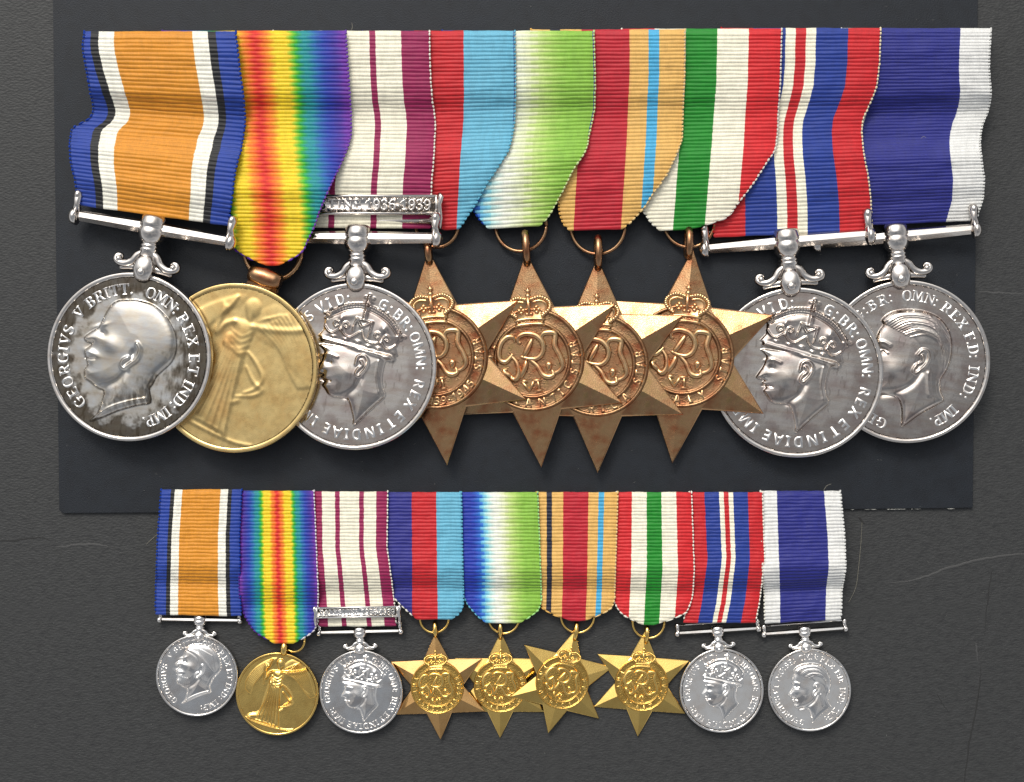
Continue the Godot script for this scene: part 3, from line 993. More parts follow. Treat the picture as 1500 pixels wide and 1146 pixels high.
func star(root: Node3D, at: Transform3D, d: Dictionary, r: float, mat: Material, words: ArrayMesh, ground_mat: Material, high: Material) -> void:
	var b := put("star_plate", d.body, mat, root, at)
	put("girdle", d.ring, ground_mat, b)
	put("royal_cypher", d.cypher, high, b)
	put("crown", d.crown, high, b)
	put("inscription", words, high, b, Transform3D(Basis(), Vector3(0, d.band_y, 0)))


func hanging(root: Node3D, ring_at: Vector3, ring_r: float, wire: float, ring_turn: Basis, loop_from: Vector3, loop_to: Vector3, loop_w: float, mat: Material) -> void:
	var g := Shape.new()
	g.torus(ring_at - root.position, ring_r, wire, ring_turn, 48, 10)
	put("suspension_ring", g.mesh(), mat, root)
	var l := Shape.new()
	var a := loop_from - root.position
	var b := loop_to - root.position
	var mid := (a + b) * 0.5
	var half := (b - a) * 0.5
	var n := half.normalized()
	var up := Vector3.UP
	var path := PackedVector3Array()
	for i in 25:
		var w := TAU * i / 24.0
		path.append(mid + n * cos(w) * half.length() + up * sin(w) * half.length() * 0.75)
	l.tube(path, [loop_w], 8)
	put("hanging_loop", l.mesh(), mat, root)


func lay(turn: float, tilt: float, pitch := 0.0) -> Basis:
	# clockwise turn in the picture, then a lean that lifts the right side (and a nod that lifts the far side)
	return Basis(Vector3.BACK, deg_to_rad(tilt)) * Basis(Vector3.RIGHT, deg_to_rad(pitch)) * Basis(Vector3.UP, -deg_to_rad(turn))


func white(_x: float, _y: float, _h: float, _w: int) -> Color:
	return Color.WHITE


func toned(x: float, y: float, _h: float, _w: int) -> Color:
	# old silver: rosy and blue-grey toning in soft patches, a few dark spots
	var a := mottle.get_noise_2d(x * 60.0 + 300.0, y * 60.0)
	var s := streaks.get_noise_2d(x * 220.0, y * 60.0)
	var c := Color(0.82, 0.80, 0.78).lerp(Color(0.66, 0.58, 0.57), clampf(a * 1.2 + 0.2, 0.0, 1.0))
	var spot_ := clampf((s - 0.36) * 4.0, 0.0, 0.35)
	var ring := smoothstep(0.62, 0.72, sqrt(x * x + y * y) + 0.12 * a) * 0.28
	return c.lerp(Color(0.30, 0.25, 0.22), maxf(spot_, ring))


func tarnished(x: float, y: float, h: float, w: int) -> Color:
	# the oldest disc: black sulphide round the letters and behind the neck, the worn high parts clean
	var rr := sqrt(x * x + y * y)
	var a := mottle.get_noise_2d(x * 90.0, y * 90.0 + 900.0)
	var s := streaks.get_noise_2d(x * 300.0 + 40.0, y * 90.0)
	var dark := smoothstep(0.64, 0.82, rr + 0.26 * a) * 0.86
	dark = maxf(dark, smoothstep(0.25, 0.85, x + 0.40 * a + 0.25 * s) * 0.84)
	if w == 1:
		dark = smoothstep(0.05, 0.45, 0.55 * x + 0.75 * y + 0.35 * a - 0.12) * smoothstep(-0.25, 0.25, s + 0.12) * 0.68
		dark += 0.7 * (1.0 - smoothstep(0.004, 0.018, h))
	elif absf(h) < 0.002:
		dark = maxf(dark, 0.10 + 0.25 * a)
	var clean := Color(0.86, 0.90, 0.93).lerp(Color(0.96, 0.92, 0.82), clampf(0.5 + a, 0.0, 1.0))
	return clean.lerp(Color(0.10, 0.08, 0.055), clampf(dark + 0.25 * maxf(s, 0.0) * dark, 0.0, 0.95))


func gilt_wear(x: float, y: float, _h: float, _w: int) -> Color:
	var a := mottle.get_noise_2d(x * 50.0 + 77.0, y * 50.0)
	var s := streaks.get_noise_2d(x * 160.0, y * 30.0 + 60.0)
	var c := Color(1, 1, 1).lerp(Color(0.93, 0.87, 0.80), clampf(a * 0.8 + 0.15, 0.0, 0.8))
	var rub := smoothstep(0.22, 0.0, absf(x + 0.12 - 0.10 * y)) * smoothstep(0.9, 0.3, absf(y)) * clampf(0.5 + 0.6 * a + 0.2 * s, 0.0, 1.0)
	return c.lerp(Color(0.80, 0.55, 0.46), rub * 0.55)


# ---------------------------------------------------------------- the scene
func _ready() -> void:
	rng.seed = 4711
	mottle.seed = 3
	mottle.frequency = 0.05
	mottle.fractal_octaves = 5
	streaks.seed = 8
	streaks.frequency = 0.05
	streaks.fractal_octaves = 4
	weave.seed = 12
	weave.frequency = 0.11
	weave.fractal_octaves = 2

	var cam := Camera3D.new()
	cam.name = "camera"
	add_child(cam)
	cam.position = Vector3(0, EYE, 0)
	cam.rotation_degrees = Vector3(-90, 0, 0)
	cam.fov = rad_to_deg(2.0 * atan(573.0 * S / EYE))
	cam.near = 0.02
	cam.far = 50.0
	cam.current = true

	# a bright hazy day: the sun stands behind thin cloud beyond the top of the picture
	var sun_up := deg_to_rad(46.0)
	var sun_dir := Vector3(-0.24, sin(sun_up), -cos(sun_up)).normalized()
	var env := Environment.new()
	env.background_mode = Environment.BG_SKY
	var sky := Sky.new()
	var pano := PanoramaSkyMaterial.new()
	pano.panorama = sky_picture(sun_dir)
	sky.sky_material = pano
	env.sky = sky
	env.background_energy_multiplier = 1.0
	env.tonemap_mode = Environment.TONE_MAPPER_LINEAR
	env.tonemap_exposure = 1.22
	env.sdfgi_enabled = true
	env.ssao_enabled = true
	env.ssil_enabled = true
	var we := WorldEnvironment.new()
	we.name = "world_environment"
	we.environment = env
	add_child(we)
	var sun := DirectionalLight3D.new()
	sun.name = "sun"
	sun.light_energy = 0.42
	sun.light_color = Color(1.0, 0.97, 0.92)
	sun.light_angular_distance = 16.0
	sun.shadow_enabled = true
	add_child(sun)
	sun.look_at_from_position(sun_dir, Vector3.ZERO, Vector3.UP)

	make_materials()
	(mats.worn_silver as StandardMaterial3D).uv1_scale = Vector3(26.0, 55.0, 130.0)
	ground()
	full_size_row()
	miniature_row()
	lint()


func sky_picture(sun_dir: Vector3) -> ImageTexture:
	var w := 512
	var h := 256
	var img := Image.create_empty(w, h, false, Image.FORMAT_RGBF)
	var cloud := FastNoiseLite.new()
	cloud.seed = 17
	cloud.frequency = 1.3
	cloud.fractal_octaves = 5
	for y in h:
		var el := PI * (0.5 - (y + 0.5) / h)
		for x in w:
			var az := TAU * (x + 0.5) / w
			var d := Vector3(sin(az) * cos(el), sin(el), -cos(az) * cos(el))
			var c := Color(0.10, 0.10, 0.10)
			if el > 0.0:
				var base := Color(0.165, 0.18, 0.205).lerp(Color(0.60, 0.615, 0.64), pow(1.0 - sin(el), 1.7))
				var n := cloud.get_noise_3d(d.x * 1.6, d.y * 1.6, d.z * 1.6)
				base = base.lerp(Color(0.60, 0.60, 0.60), smoothstep(0.0, 0.40, n) * 0.4)
				var k := d.dot(sun_dir)
				var glow := pow(maxf(k, 0.0), 8.0) * 3.6
				c = base + Color(1.0, 0.98, 0.95) * glow
			img.set_pixel(x, y, c)
	return ImageTexture.create_from_image(img)


func ground() -> void:
	# the dark board under everything
	var t := StandardMaterial3D.new()
	t.resource_name = "dark_board"
	t.albedo_color = lin(0.032, 0.033, 0.034)
	t.albedo_texture = noise_tex(0.06, 41, 1024, 6, [0.0, Color(0.78, 0.78, 0.79), 0.5, Color(0.93, 0.93, 0.92), 1.0, Color(1, 1, 1)])
	t.roughness = 0.56
	t.metallic_specular = 0.45
	t.uv1_scale = Vector3(5.0, 8.0, 1.0)
	t.heightmap_enabled = true
	t.heightmap_texture = noise_tex(0.16, 44, 1024, 3, [])
	t.heightmap_scale = 0.008
	var sheet := PlaneMesh.new()
	sheet.size = Vector2(0.9, 0.7)
	var board := put("table_top", sheet, t, self)
	board.set_meta("kind", "structure")
	board.set_meta("label", "dark grey board with fine horizontal grain under both rows of medals")
	# creases and cracks of the board's paper skin: low ridges and their pressed edges
	var pale := StandardMaterial3D.new()
	pale.albedo_color = lin(0.043, 0.043, 0.043)
	pale.roughness = 0.6
	var deep := StandardMaterial3D.new()
	deep.albedo_color = lin(0.017, 0.017, 0.017)
	deep.roughness = 0.9
	for c in [
		["crease", [1300, 854, 1340, 850, 1380, 836, 1420, 824, 1460, 816, 1500, 812, 1540, 811], pale, 2.2, 0.5],
		["crease", [80, 802, 110, 799, 140, 798, 165, 803], pale, 2.0, 0.4],
		["crease", [1432, 428, 1460, 429, 1478, 430, 1510, 432], pale, 1.6, 0.4],
		["crease", [1430, 942, 1431, 956, 1434, 972], pale, 1.4, 0.4],
		["crack", [-20, 793, 20, 792, 40, 790, 60, 788, 72, 792], deep, 1.2, 0.2],
		["crack", [1454, 832, 1451, 850, 1446, 890, 1442, 930], deep, 0.9, 0.2],
		["crack", [1436, 976, 1436, 1000, 1426, 1060, 1420, 1090, 1412, 1150, 1408, 1190], deep, 1.3, 0.2],
		["crack", [1372, 1014, 1380, 1030, 1392, 1046], deep, 0.7, 0.2],
		["crack", [1258, 757, 1262, 762, 1266, 768], deep, 1.6, 0.2]]:
		var sh := Shape.new()
		var path := PackedVector3Array()
		for p in spline(c[1], 6):
			path.append(spot(p.x + rng.randf_range(-0.8, 0.8), p.y + rng.randf_range(-0.8, 0.8), 0.0))
		var w: float = c[3] * S
		sh.tube(path, [w * 0.2, w * rng.randf_range(0.8, 1.1), w, w * 0.7, w * 0.25], 8, c[4] * 0.3)
		put(c[0], sh.mesh(), c[2], board)
	# the blue-black card under the upper row
	var m := StandardMaterial3D.new()
	m.resource_name = "blue_black_card"
	m.albedo_color = lin(0.0072, 0.0102, 0.0155)
	m.albedo_texture = noise_tex(0.02, 51, 512, 5, [0.0, Color(0.78, 0.78, 0.80), 0.5, Color(0.94, 0.94, 0.94), 1.0, Color(1, 1, 1)])
	m.roughness = 0.55
	m.metallic_specular = 0.42
	m.uv1_triplanar = true
	m.uv1_scale = Vector3.ONE * 22.0
	m.heightmap_enabled = true
	m.heightmap_texture = noise_tex(0.25, 53, 512, 3, [])
	m.heightmap_scale = 0.004
	var outline := PackedVector2Array()
	for p in [[77, -60], [1433, -60], [1431, 200], [1428, 500], [1425, 744], [1250, 746], [800, 748], [400, 750], [92, 752], [87, 747], [84, 500], [80, 200]]:
		var q := spot(p[0], p[1], 0.7 * MM)
		outline.append(Vector2(q.x, q.z))
	var sh := Shape.new()
	sh.slab(outline, 0.02 * MM, 0.75 * MM, 0.06 * MM)
	var card := put("backing_card", sh.mesh(false), m, self)
	card.set_meta("label", "blue-black card with a chipped white lower edge under the upper row of medals")
	card.set_meta("category", "card")
	var chip := Shape.new()
	for i in 22:
		var x := rng.randf_range(1240.0, 1424.0) if i < 16 else rng.randf_range(700.0, 1240.0)
		var q := spot(x, 746.6 - (x - 1240.0) * 0.008, 0.55 * MM)
		var l := rng.randf_range(1.0, 6.0) * S
		chip.tube(PackedVector3Array([q - Vector3(l, 0, 0), q + Vector3(0, rng.randf_range(-0.1, 0.1) * MM, 0.05 * MM), q + Vector3(l, 0, 0)]), [0.02 * MM, rng.randf_range(0.05, 0.13) * MM, 0.02 * MM], 6)
	put("worn_edge", chip.mesh(), cloth(Color(0.62, 0.62, 0.60)), card)


# colours of dyed silk (sRGB)
const ORANGE := Color(0.78, 0.51, 0.10)
const WHITE := Color(0.86, 0.85, 0.80)
const BLACK := Color(0.045, 0.05, 0.065)
const ROYAL := Color(0.05, 0.20, 0.54)
const CRIMSON := Color(0.53, 0.05, 0.28)
const CREAM := Color(0.86, 0.84, 0.76)
const RED := Color(0.70, 0.06, 0.10)
const PALE_BLUE := Color(0.36, 0.63, 0.73)
const NAVY := Color(0.10, 0.11, 0.36)
const SAND := Color(0.80, 0.63, 0.34)
const WINE := Color(0.66, 0.04, 0.13)
const GREEN := Color(0.0, 0.47, 0.08)
const WAR_BLUE := Color(0.05, 0.18, 0.50)
const DEEP_BLUE := Color(0.085, 0.11, 0.44)
const SILVER_WHITE := Color(0.80, 0.80, 0.79)

func silk(kind: String) -> Array:
	match kind:
		"orange": return [0.115, ROYAL, 0.05, BLACK, 0.095, WHITE, 0.48, ORANGE, 0.095, WHITE, 0.05, BLACK, 0.115, ROYAL]
		"rainbow":
			var half := [10, Color(0.38, 0.14, 0.56), 14, Color(0.19, 0.13, 0.54), 13, Color(0.07, 0.18, 0.58), 13, Color(0.04, 0.34, 0.60), 20, Color(0.0, 0.50, 0.52), 9, Color(0.16, 0.62, 0.10), 32, Color(0.86, 0.74, 0.08), 15, Color(0.86, 0.42, 0.04)]
			var out := half.duplicate()
			out.append_array([13, Color(0.76, 0.07, 0.03)])
			for i in range(half.size() - 2, -1, -2):
				out.append_array([half[i], half[i + 1]])
			return out
		"crimson": return [0.176, CRIMSON, 0.167, CREAM, 0.04, CRIMSON, 0.234, CREAM, 0.04, CRIMSON, 0.167, CREAM, 0.176, CRIMSON]
		"crimson_small": return [0.115, CRIMSON, 0.18, CREAM, 0.062, CRIMSON, 0.265, CREAM, 0.062, CRIMSON, 0.17, CREAM, 0.145, CRIMSON]
		"thirds": return [1, Color(0.12, 0.13, 0.46), 1, RED, 1, PALE_BLUE]
		"sea": return [0.20, Color(0.04, 0.16, 0.58), 0.06, Color(0.12, 0.42, 0.74), 0.09, Color(0.50, 0.76, 0.80), 0.18, Color(0.84, 0.85, 0.80), 0.09, Color(0.76, 0.79, 0.60), 0.12, Color(0.63, 0.74, 0.38), 0.26, Color(0.48, 0.66, 0.22)]
		"desert": return [0.118, SAND, 0.065, Color(0.06, 0.07, 0.16), 0.142, SAND, 0.316, WINE, 0.127, SAND, 0.071, Color(0.24, 0.60, 0.76), 0.16, SAND]
		"tricolour": return [1, Color(0.74, 0.08, 0.11), 1, CREAM, 1, GREEN, 1, CREAM, 1, Color(0.74, 0.08, 0.11)]
		"union": return [45, RED, 47, WAR_BLUE, 15, CREAM, 15, RED, 15, CREAM, 47, WAR_BLUE, 45, RED]
		_: return [0.20, SILVER_WHITE, 0.60, DEEP_BLUE, 0.20, SILVER_WHITE]


func long_rows(top: float, bottom: float, path: Array, ends: Array, raise := 0.0, deep := 1.0, over := 0.0) -> Array:
	# path: py, left, right for a few rows; ends: py, first u, last u. Adds the fold behind the top and the height of the two waves.
	var out := []
	var ys := []
	for k in 19:
		ys.append(lerpf(top, bottom, k / 18.0))
	var first := pick(path, top)
	var cut := pick(ends, top)
	out.append([top + 9.0, first[0], first[1], 1.3 + raise * 0.3, cut[0], cut[1]])
	out.append([top + 2.5, first[0], first[1], 2.2 + raise * 0.6, cut[0], cut[1]])
	out.append([top - 0.5, first[0], first[1], 4.2 + raise * 0.9, cut[0], cut[1]])
	for y in ys:
		var h := 3.3
		var known := [[40, 6.2], [75, 7.1], [128, 6.5], [168, 3.3], [192, 3.9], [236, 6.9], [268, 6.4], [305, 4.7], [335, 3.6], [392, 3.3]]
		for i in known.size() - 1:
			if y >= known[i][0] and y < known[i + 1][0]:
				h = lerpf(known[i][1], known[i + 1][1], smoothstep(0.0, 1.0, (y - known[i][0]) / (known[i + 1][0] - known[i][0])))
		h = lerpf(5.4, h, deep) + raise + over * smoothstep(236.0, 285.0, y)
		var a := pick(path, y)
		var b := pick(ends, y)
		out.append([y + (3.0 if y == top else 0.0), a[0], a[1], h, b[0], b[1]])
	return out


func pick(list: Array, y: float) -> Array:
	# the two values of a list of y, a, b at height y
	var n := list.size() / 3
	if y <= list[0]:
		return [list[1], list[2]]
	for i in n - 1:
		var y0: float = list[i * 3]
		var y1: float = list[i * 3 + 3]
		if y <= y1:
			var f := (y - y0) / (y1 - y0)
			return [lerpf(list[i * 3 + 1], list[i * 3 + 4], f), lerpf(list[i * 3 + 2], list[i * 3 + 5], f)]
	return [list[n * 3 - 2], list[n * 3 - 1]]


func cuts(path: Array, left: Array, right: Array, from: float, to: float) -> Array:
	# turns cut edges given in pixels (py, px) into shares of the ribbon's width
	var out := [from - 400.0, 0.0, 1.0]
	var y := from
	while y <= to + 0.1:
		var e := pick(path, y)
		var w: float = e[1] - e[0]
		var l := 0.0
		var r := 1.0
		if left.size() and y >= left[0]:
			l = (edge_at(left, y) - e[0]) / w
		if right.size() and y >= right[0]:
			r = (edge_at(right, y) - e[0]) / w
		out.append_array([y, clampf(l, 0.0, 1.0), clampf(r, 0.0, 1.0)])
		y += 6.0
	return out


func edge_at(list: Array, y: float) -> float:
	for i in range(0, list.size() - 2, 2):
		if y <= list[i + 2]:
			return lerpf(list[i + 1], list[i + 3], (y - list[i]) / (list[i + 2] - list[i]))
	return list[list.size() - 1]


func full_size_row() -> void:
	var g := "full-size medals of the upper row"
	var silver: Material = mats.worn_silver
	var bronze: Material = mats.aged_bronze
	var base := 0.75 * MM
	var pitch := 0.84 * MM
	var serif := "Droid Serif!"
	var sans := "Droid Sans"

	# --- 1: bearded head, orange ribbon
	var R := 121.5 * S
	var hc := base + 4.1 * MM
	var root := thing("disc_medal", "large tarnished silver disc with a bearded head, below a wide orange ribbon", "medal", g, at_base(190, 523, hc + 2.3 * MM))
	var p := [45, 106, 343, 70, 104, 346, 104, 112, 350, 137, 122, 355, 165, 133, 357, 182, 128, 356, 192, 112, 354, 207, 106, 352, 232, 104, 344, 257, 107, 340, 277, 112, 338, 302, 115, 334, 335, 117, 331]
	var cu := [45, 0.085, 1.0, 60, 0.08, 1.0, 104, 0.07, 1.0, 137, 0.05, 1.0, 165, 0.03, 1.0, 182, 0.02, 1.0, 192, 0.0, 1.0, 340, 0.0, 1.0]
	ribbon(root, long_rows(48, 316, p, cu, 1.0, 0.85, 1.2), silk("orange"), pitch * 1.07, {"seed": 1, "slant": 30.0, "lift": 2.2})
	var r1 := bearded_head(300, -0.03, 0.10, true)
	var b := lay(7.0, 6.0)
	var words := [["GEORGIVS", -139, -73], ["V", -56, -56], ["BRITT.", -43, -4], ["OMN:", 13, 40], ["REX", 49, 70], ["ET", 84, 95], ["IND:", 106, 130], ["IMP.", 137, 159]]
	disc(root, Transform3D(b, Vector3(0, hc, 0)), R, 2.3 * MM, silver, plates(r1, R, 1.25, 1, tarnished), letters_round(words, R * 0.80, R * 0.130, 0.60 * MM, serif, false, true))
	suspender(root, Transform3D(lay(10.0, 6.0), Vector3(0, hc + 1.4 * MM, 0)), R, silver, false)

	# --- 2: winged figure, rainbow ribbon
	R = 122.0 * S
	hc = base + 4.1 * MM
	root = thing("disc_medal", "large worn gilt disc with a faint winged figure, on a rainbow ribbon", "medal", g, at_base(344, 539, hc + 2.3 * MM))
	p = [45, 240, 504, 106, 247, 508, 164, 252, 512, 204, 253, 512, 300, 262, 524, 337, 264, 526, 400, 266, 528]
	cu = cuts(p, [210, 290, 262, 338, 330, 340, 357, 343, 372, 352, 382, 372, 391, 394], [204, 511, 227, 503, 265, 485, 302, 468, 334, 457, 352, 448, 369, 440, 382, 426, 391, 402], 180, 391)
	ribbon(root, long_rows(47, 389, p, cu, 0.4, 0.62, 2.3), silk("rainbow"), pitch, {"seed": 2, "slant": 4.0, "blend": 0.024, "edges": [Color(0.30, 0.14, 0.5), Color(0.42, 0.24, 0.62)]})
	var r2 := winged_figure(260, true)
	b = lay(14.0, 6.0)
	disc(root, Transform3D(b, Vector3(0, hc, 0)), R, 2.1 * MM, mats.worn_gilt, plates(r2, R, 0.26, 1, gilt_wear), null, 0.008)
	var bt := Shape.new()
	bt.torus(spot(400, 368, 3.0 * MM) - root.position, 42.0 * S, 4.0 * S, lay(0, 6), 48, 10)
	put("suspension_ring", bt.mesh(), mats.bronze_ring, root)
	var barrel := Shape.new()
	barrel.lathe([0.04 * R, -0.20 * R, 0.085 * R, -0.195 * R, 0.10 * R, -0.12 * R, 0.115 * R, 0.0, 0.10 * R, 0.12 * R, 0.085 * R, 0.195 * R, 0.04 * R, 0.20 * R], 18, Transform3D(Basis(Vector3.BACK, PI / 2), Vector3(0.0, 0.0, -1.12 * R)))
	barrel.slab(PackedVector2Array([Vector2(-0.17, -1.06) * R, Vector2(0.17, -1.06) * R, Vector2(0.20, -0.96) * R, Vector2(-0.20, -0.96) * R]), -0.05 * R, 0.03 * R, 0.0)
	put("ring_barrel", barrel.mesh(), mats.bronze_ring, root, Transform3D(lay(18.5, 6.0), Vector3(0, hc + 1.2 * MM, 0)))

	# --- 3: crowned head with clasp, crimson and cream ribbon
	R = 120.0 * S
	hc = base + 4.2 * MM
	root = thing("disc_medal", "large silver disc with crowned head and dated clasp, on cream and crimson ribbon", "medal", g, at_base(520, 537, hc + 2.3 * MM))
	p = [45, 402, 627, 100, 404, 628, 135, 405, 630, 181, 410, 636, 236, 408, 633, 268, 405, 630, 334, 403, 629]
	cu = [45, 0.0, 1.0, 340, 0.0, 1.0]
	ribbon(root, long_rows(47, 334, p, cu, 0.0, 0.6), silk("crimson"), pitch, {"seed": 3, "slant": 2.0, "edges": [WHITE, WHITE]})
	var crowned := crowned_head(320)
	b = lay(4.0, 6.0)
	words = [["GEORGIVS", -104, -46], ["VI", -34, -26], ["D:", -16, -9], ["G:", 22, 29], ["BR:", 37, 52], ["OMN:", 61, 88], ["REX", 101, 120], ["ET", 133, 143], ["INDIAE", 153, 200], ["IMP:", 212, 238]]
	var crowned_words := letters_round(words, 120.0 * S * 0.815, 120.0 * S * 0.130, 0.55 * MM, "Droid Sans!")
	var crowned_plates := plates(crowned, 120.0 * S, 1.15, 1, toned)
	disc(root, Transform3D(b, Vector3(0, hc, 0)), R, 2.1 * MM, silver, crowned_plates, crowned_words)
	suspender(root, Transform3D(lay(1.0, 7.5), Vector3(0, hc + 0.9 * MM, 0)), R, silver, false)
	clasp(root, spot(523, 300, 5.7 * MM), 232.0 * S, 27.0 * S, Basis(Vector3.BACK, deg_to_rad(3.4)) * Basis(Vector3.UP, deg_to_rad(-0.5)), silver)

	# --- 4 to 7: bronze stars
	R = 148.0 * S
	var d := star_meshes(R, 1.055, 0.965)
	var ring_words := {
		"years": [["THE", -108, -72], ["1939-1945", -158, -228], ["STAR", -252, -286]],
		"ocean": [["THE", -100, -68], ["ATLANTIC", -128, -230], ["STAR", -250, -286]],
		"desert": [["THE", -100, -68], ["AFRICA", -138, -222], ["STAR", -248, -284]],
		"italy": [["THE", -100, -68], ["ITALY", -148, -212], ["STAR", -244, -282]]}
	for k in ring_words:
		ring_words[k][0] = ["THE", -70, -100]
	var lap := 7.5
	var stars := [
		{"x": 641.0, "y": 524.0, "turn": -5.0, "h": 3.9, "ring": [640, 331, 31], "loop": [626, 357, 629, 384], "silk": "thirds", "words": "years",
			"label": "large bronze star with a dated band, on a red and pale blue ribbon",
			"path": [45, 533, 752, 135, 533, 753, 181, 533, 752, 233, 527, 748, 340, 522, 742],
			"left": [200, 540, 262, 600, 300, 618, 325, 636, 340, 660], "right": [181, 752, 221, 745, 250, 727, 273, 711, 308, 692, 334, 672, 340, 668], "end": 338.0, "slant": -12.0, "blend": 0.0, "edges": [NAVY, PALE_BLUE]},
		{"x": 782.0, "y": 527.0, "turn": -4.0, "h": 3.9, "ring": [763, 331, 37], "loop": [769, 342, 772, 386], "silk": "sea", "words": "ocean",
			"label": "large bronze star on a ribbon shading from white to green",
			"path": [45, 650, 868, 121, 652, 870, 164, 650, 869, 198, 646, 862, 227, 642, 860, 340, 640, 858],
			"left": [230, 650, 280, 684, 305, 695, 318, 703, 335, 718], "right": [164, 869, 198, 862, 227, 856, 250, 839, 290, 819, 318, 803, 330, 796, 336, 786], "end": 334.0, "slant": -12.0, "blend": 0.075, "edges": [ROYAL, Color(0.72, 0.78, 0.55)]},
		{"x": 876.0, "y": 535.0, "turn": 0.0, "h": 3.1, "ring": [876, 333, 39], "loop": [876, 349, 876, 393], "silk": "desert", "words": "desert",
			"label": "large bronze star on a red and sand ribbon with a thin blue stripe",
			"path": [43, 780, 1001, 106, 781, 1001, 150, 779, 999, 207, 776, 997, 340, 768, 988],
			"left": [230, 790, 262, 815, 280, 821, 297, 819, 320, 824, 338, 838], "right": [207, 997, 227, 990, 262, 973, 288, 953, 308, 941, 330, 919, 338, 905], "end": 337.0, "slant": -8.0, "blend": 0.0, "edges": [SAND, Color(0.84, 0.72, 0.5)]},
		{"x": 1001.0, "y": 522.0, "turn": 5.5, "h": 2.8, "ring": [1010, 326, 36], "loop": [1009, 337, 1008, 376], "silk": "tricolour", "words": "italy",
			"label": "large bronze star on a green, white and red ribbon",
			"path": [42, 913, 1143, 121, 912, 1141, 164, 908, 1138, 219, 901, 1136, 340, 893, 1124],
			"left": [240, 915, 290, 934, 308, 944, 325, 956, 338, 972], "right": [200, 1136, 219, 1135, 242, 1120, 273, 1100, 302, 1077, 322, 1059, 330, 1030, 338, 990], "end": 337.0, "slant": -6.0, "blend": 0.0, "edges": [WHITE, Color(0.80, 0.78, 0.74)]}]
	var n := 0
	for s in stars:
		hc = base + s.h * MM
		root = thing("star_medal", s.label, "medal", g, at_base(s.x, s.y, hc + 1.5 * MM))
		p = s.path
		cu = cuts(p, s.left, s.right, 160, s.end)
		ribbon(root, long_rows(p[0] + 2.0, s.end, p, cu, -0.05 * n, [0.5, 0.6, 0.42, 0.35][n]), silk(s.silk), pitch, {"seed": 4 + n, "slant": s.slant, "blend": s.blend, "edges": s.edges})
		b = lay(s.turn, lap)
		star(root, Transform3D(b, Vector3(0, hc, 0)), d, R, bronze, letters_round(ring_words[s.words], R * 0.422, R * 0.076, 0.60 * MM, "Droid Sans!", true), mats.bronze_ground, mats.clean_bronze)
		var lo: Array = s.loop
		hanging(root, spot(s.ring[0], s.ring[1], 2.5 * MM), s.ring[2] * S, 2.7 * S, lay(0, lap), spot(lo[0], lo[1], hc + 0.6 * MM), spot(lo[2], lo[3], hc + 0.5 * MM), 5.6 * S, mats.bronze_ring)
		n += 1

	# --- 8: crowned head, red white and blue ribbon
	R = 123.0 * S
	hc = base + 2.4 * MM
	root = thing("disc_medal", "large silver disc with crowned head, on a red, blue and white striped ribbon", "medal", g, at_base(1169, 546, hc + 2.2 * MM))
	p = [40, 1059, 1288, 95, 1058, 1286, 129, 1056, 1282, 152, 1053, 1273, 178, 1050, 1262, 199, 1048, 1260, 227, 1047, 1263, 265, 1047, 1270, 302, 1047, 1274, 345, 1047, 1275]
	cu = [40, 0.0, 1.0, 360, 0.0, 1.0]
	ribbon(root, long_rows(43, 343, p, cu, -0.25, 0.4), silk("union"), pitch, {"seed": 9, "slant": -10.0, "edges": [RED, Color(0.82, 0.78, 0.66)]})
	disc(root, Transform3D(lay(5.0, 5.5), Vector3(0, hc, 0)).scaled_local(Vector3.ONE * 123.0 / 120.0), 120.0 * S, 2.1 * MM, silver, crowned_plates, crowned_words)
	suspender(root, Transform3D(lay(-4.5, 5.5), Vector3(0, hc + 1.4 * MM, 0)), R, silver, false)

	# --- 9: bare head, blue and white ribbon
	R = 118.0 * S
	hc = base + 2.0 * MM
	root = thing("disc_medal", "large silver disc with a bare clean-shaven head, on a deep blue ribbon edged white", "medal", g, at_base(1330, 530, hc + 2.2 * MM))
	p = [40, 1235, 1450, 100, 1234, 1447, 141, 1232, 1450, 164, 1226, 1446, 193, 1218, 1435, 221, 1218, 1434, 265, 1220, 1440, 296, 1220, 1438, 330, 1217, 1427]
	cu = [40, 0.0, 1.0, 360, 0.0, 1.0]
	ribbon(root, long_rows(43, 328, p, cu, -0.4, 0.85), silk("blue"), pitch * 0.85, {"seed": 10, "slant": -9.0})
	var bare := bare_head(300)
	words = [["GEORGIVS", -168, -105], ["VI", -94, -85], ["D:G:BR:", -72, -24], ["OMN:", -10, 16], ["REX", 26, 45], ["F.D:", 58, 76], ["IND:", 86, 112], ["IMP.", 126, 148]]
	disc(root, Transform3D(lay(10.0, 5.0), Vector3(0, hc, 0)), R, 2.1 * MM, silver, plates(bare, R, 1.2, 1, toned), letters_round(words, R * 0.81, R * 0.125, 0.55 * MM, serif))
	suspender(root, Transform3D(lay(-5.0, 5.0), Vector3(0, hc + 1.4 * MM, 0)), R, silver, false)


func at_base(px: float, py: float, h: float) -> Vector3:
	var q := spot(px, py, h)
	return Vector3(q.x, 0.0, q.z)


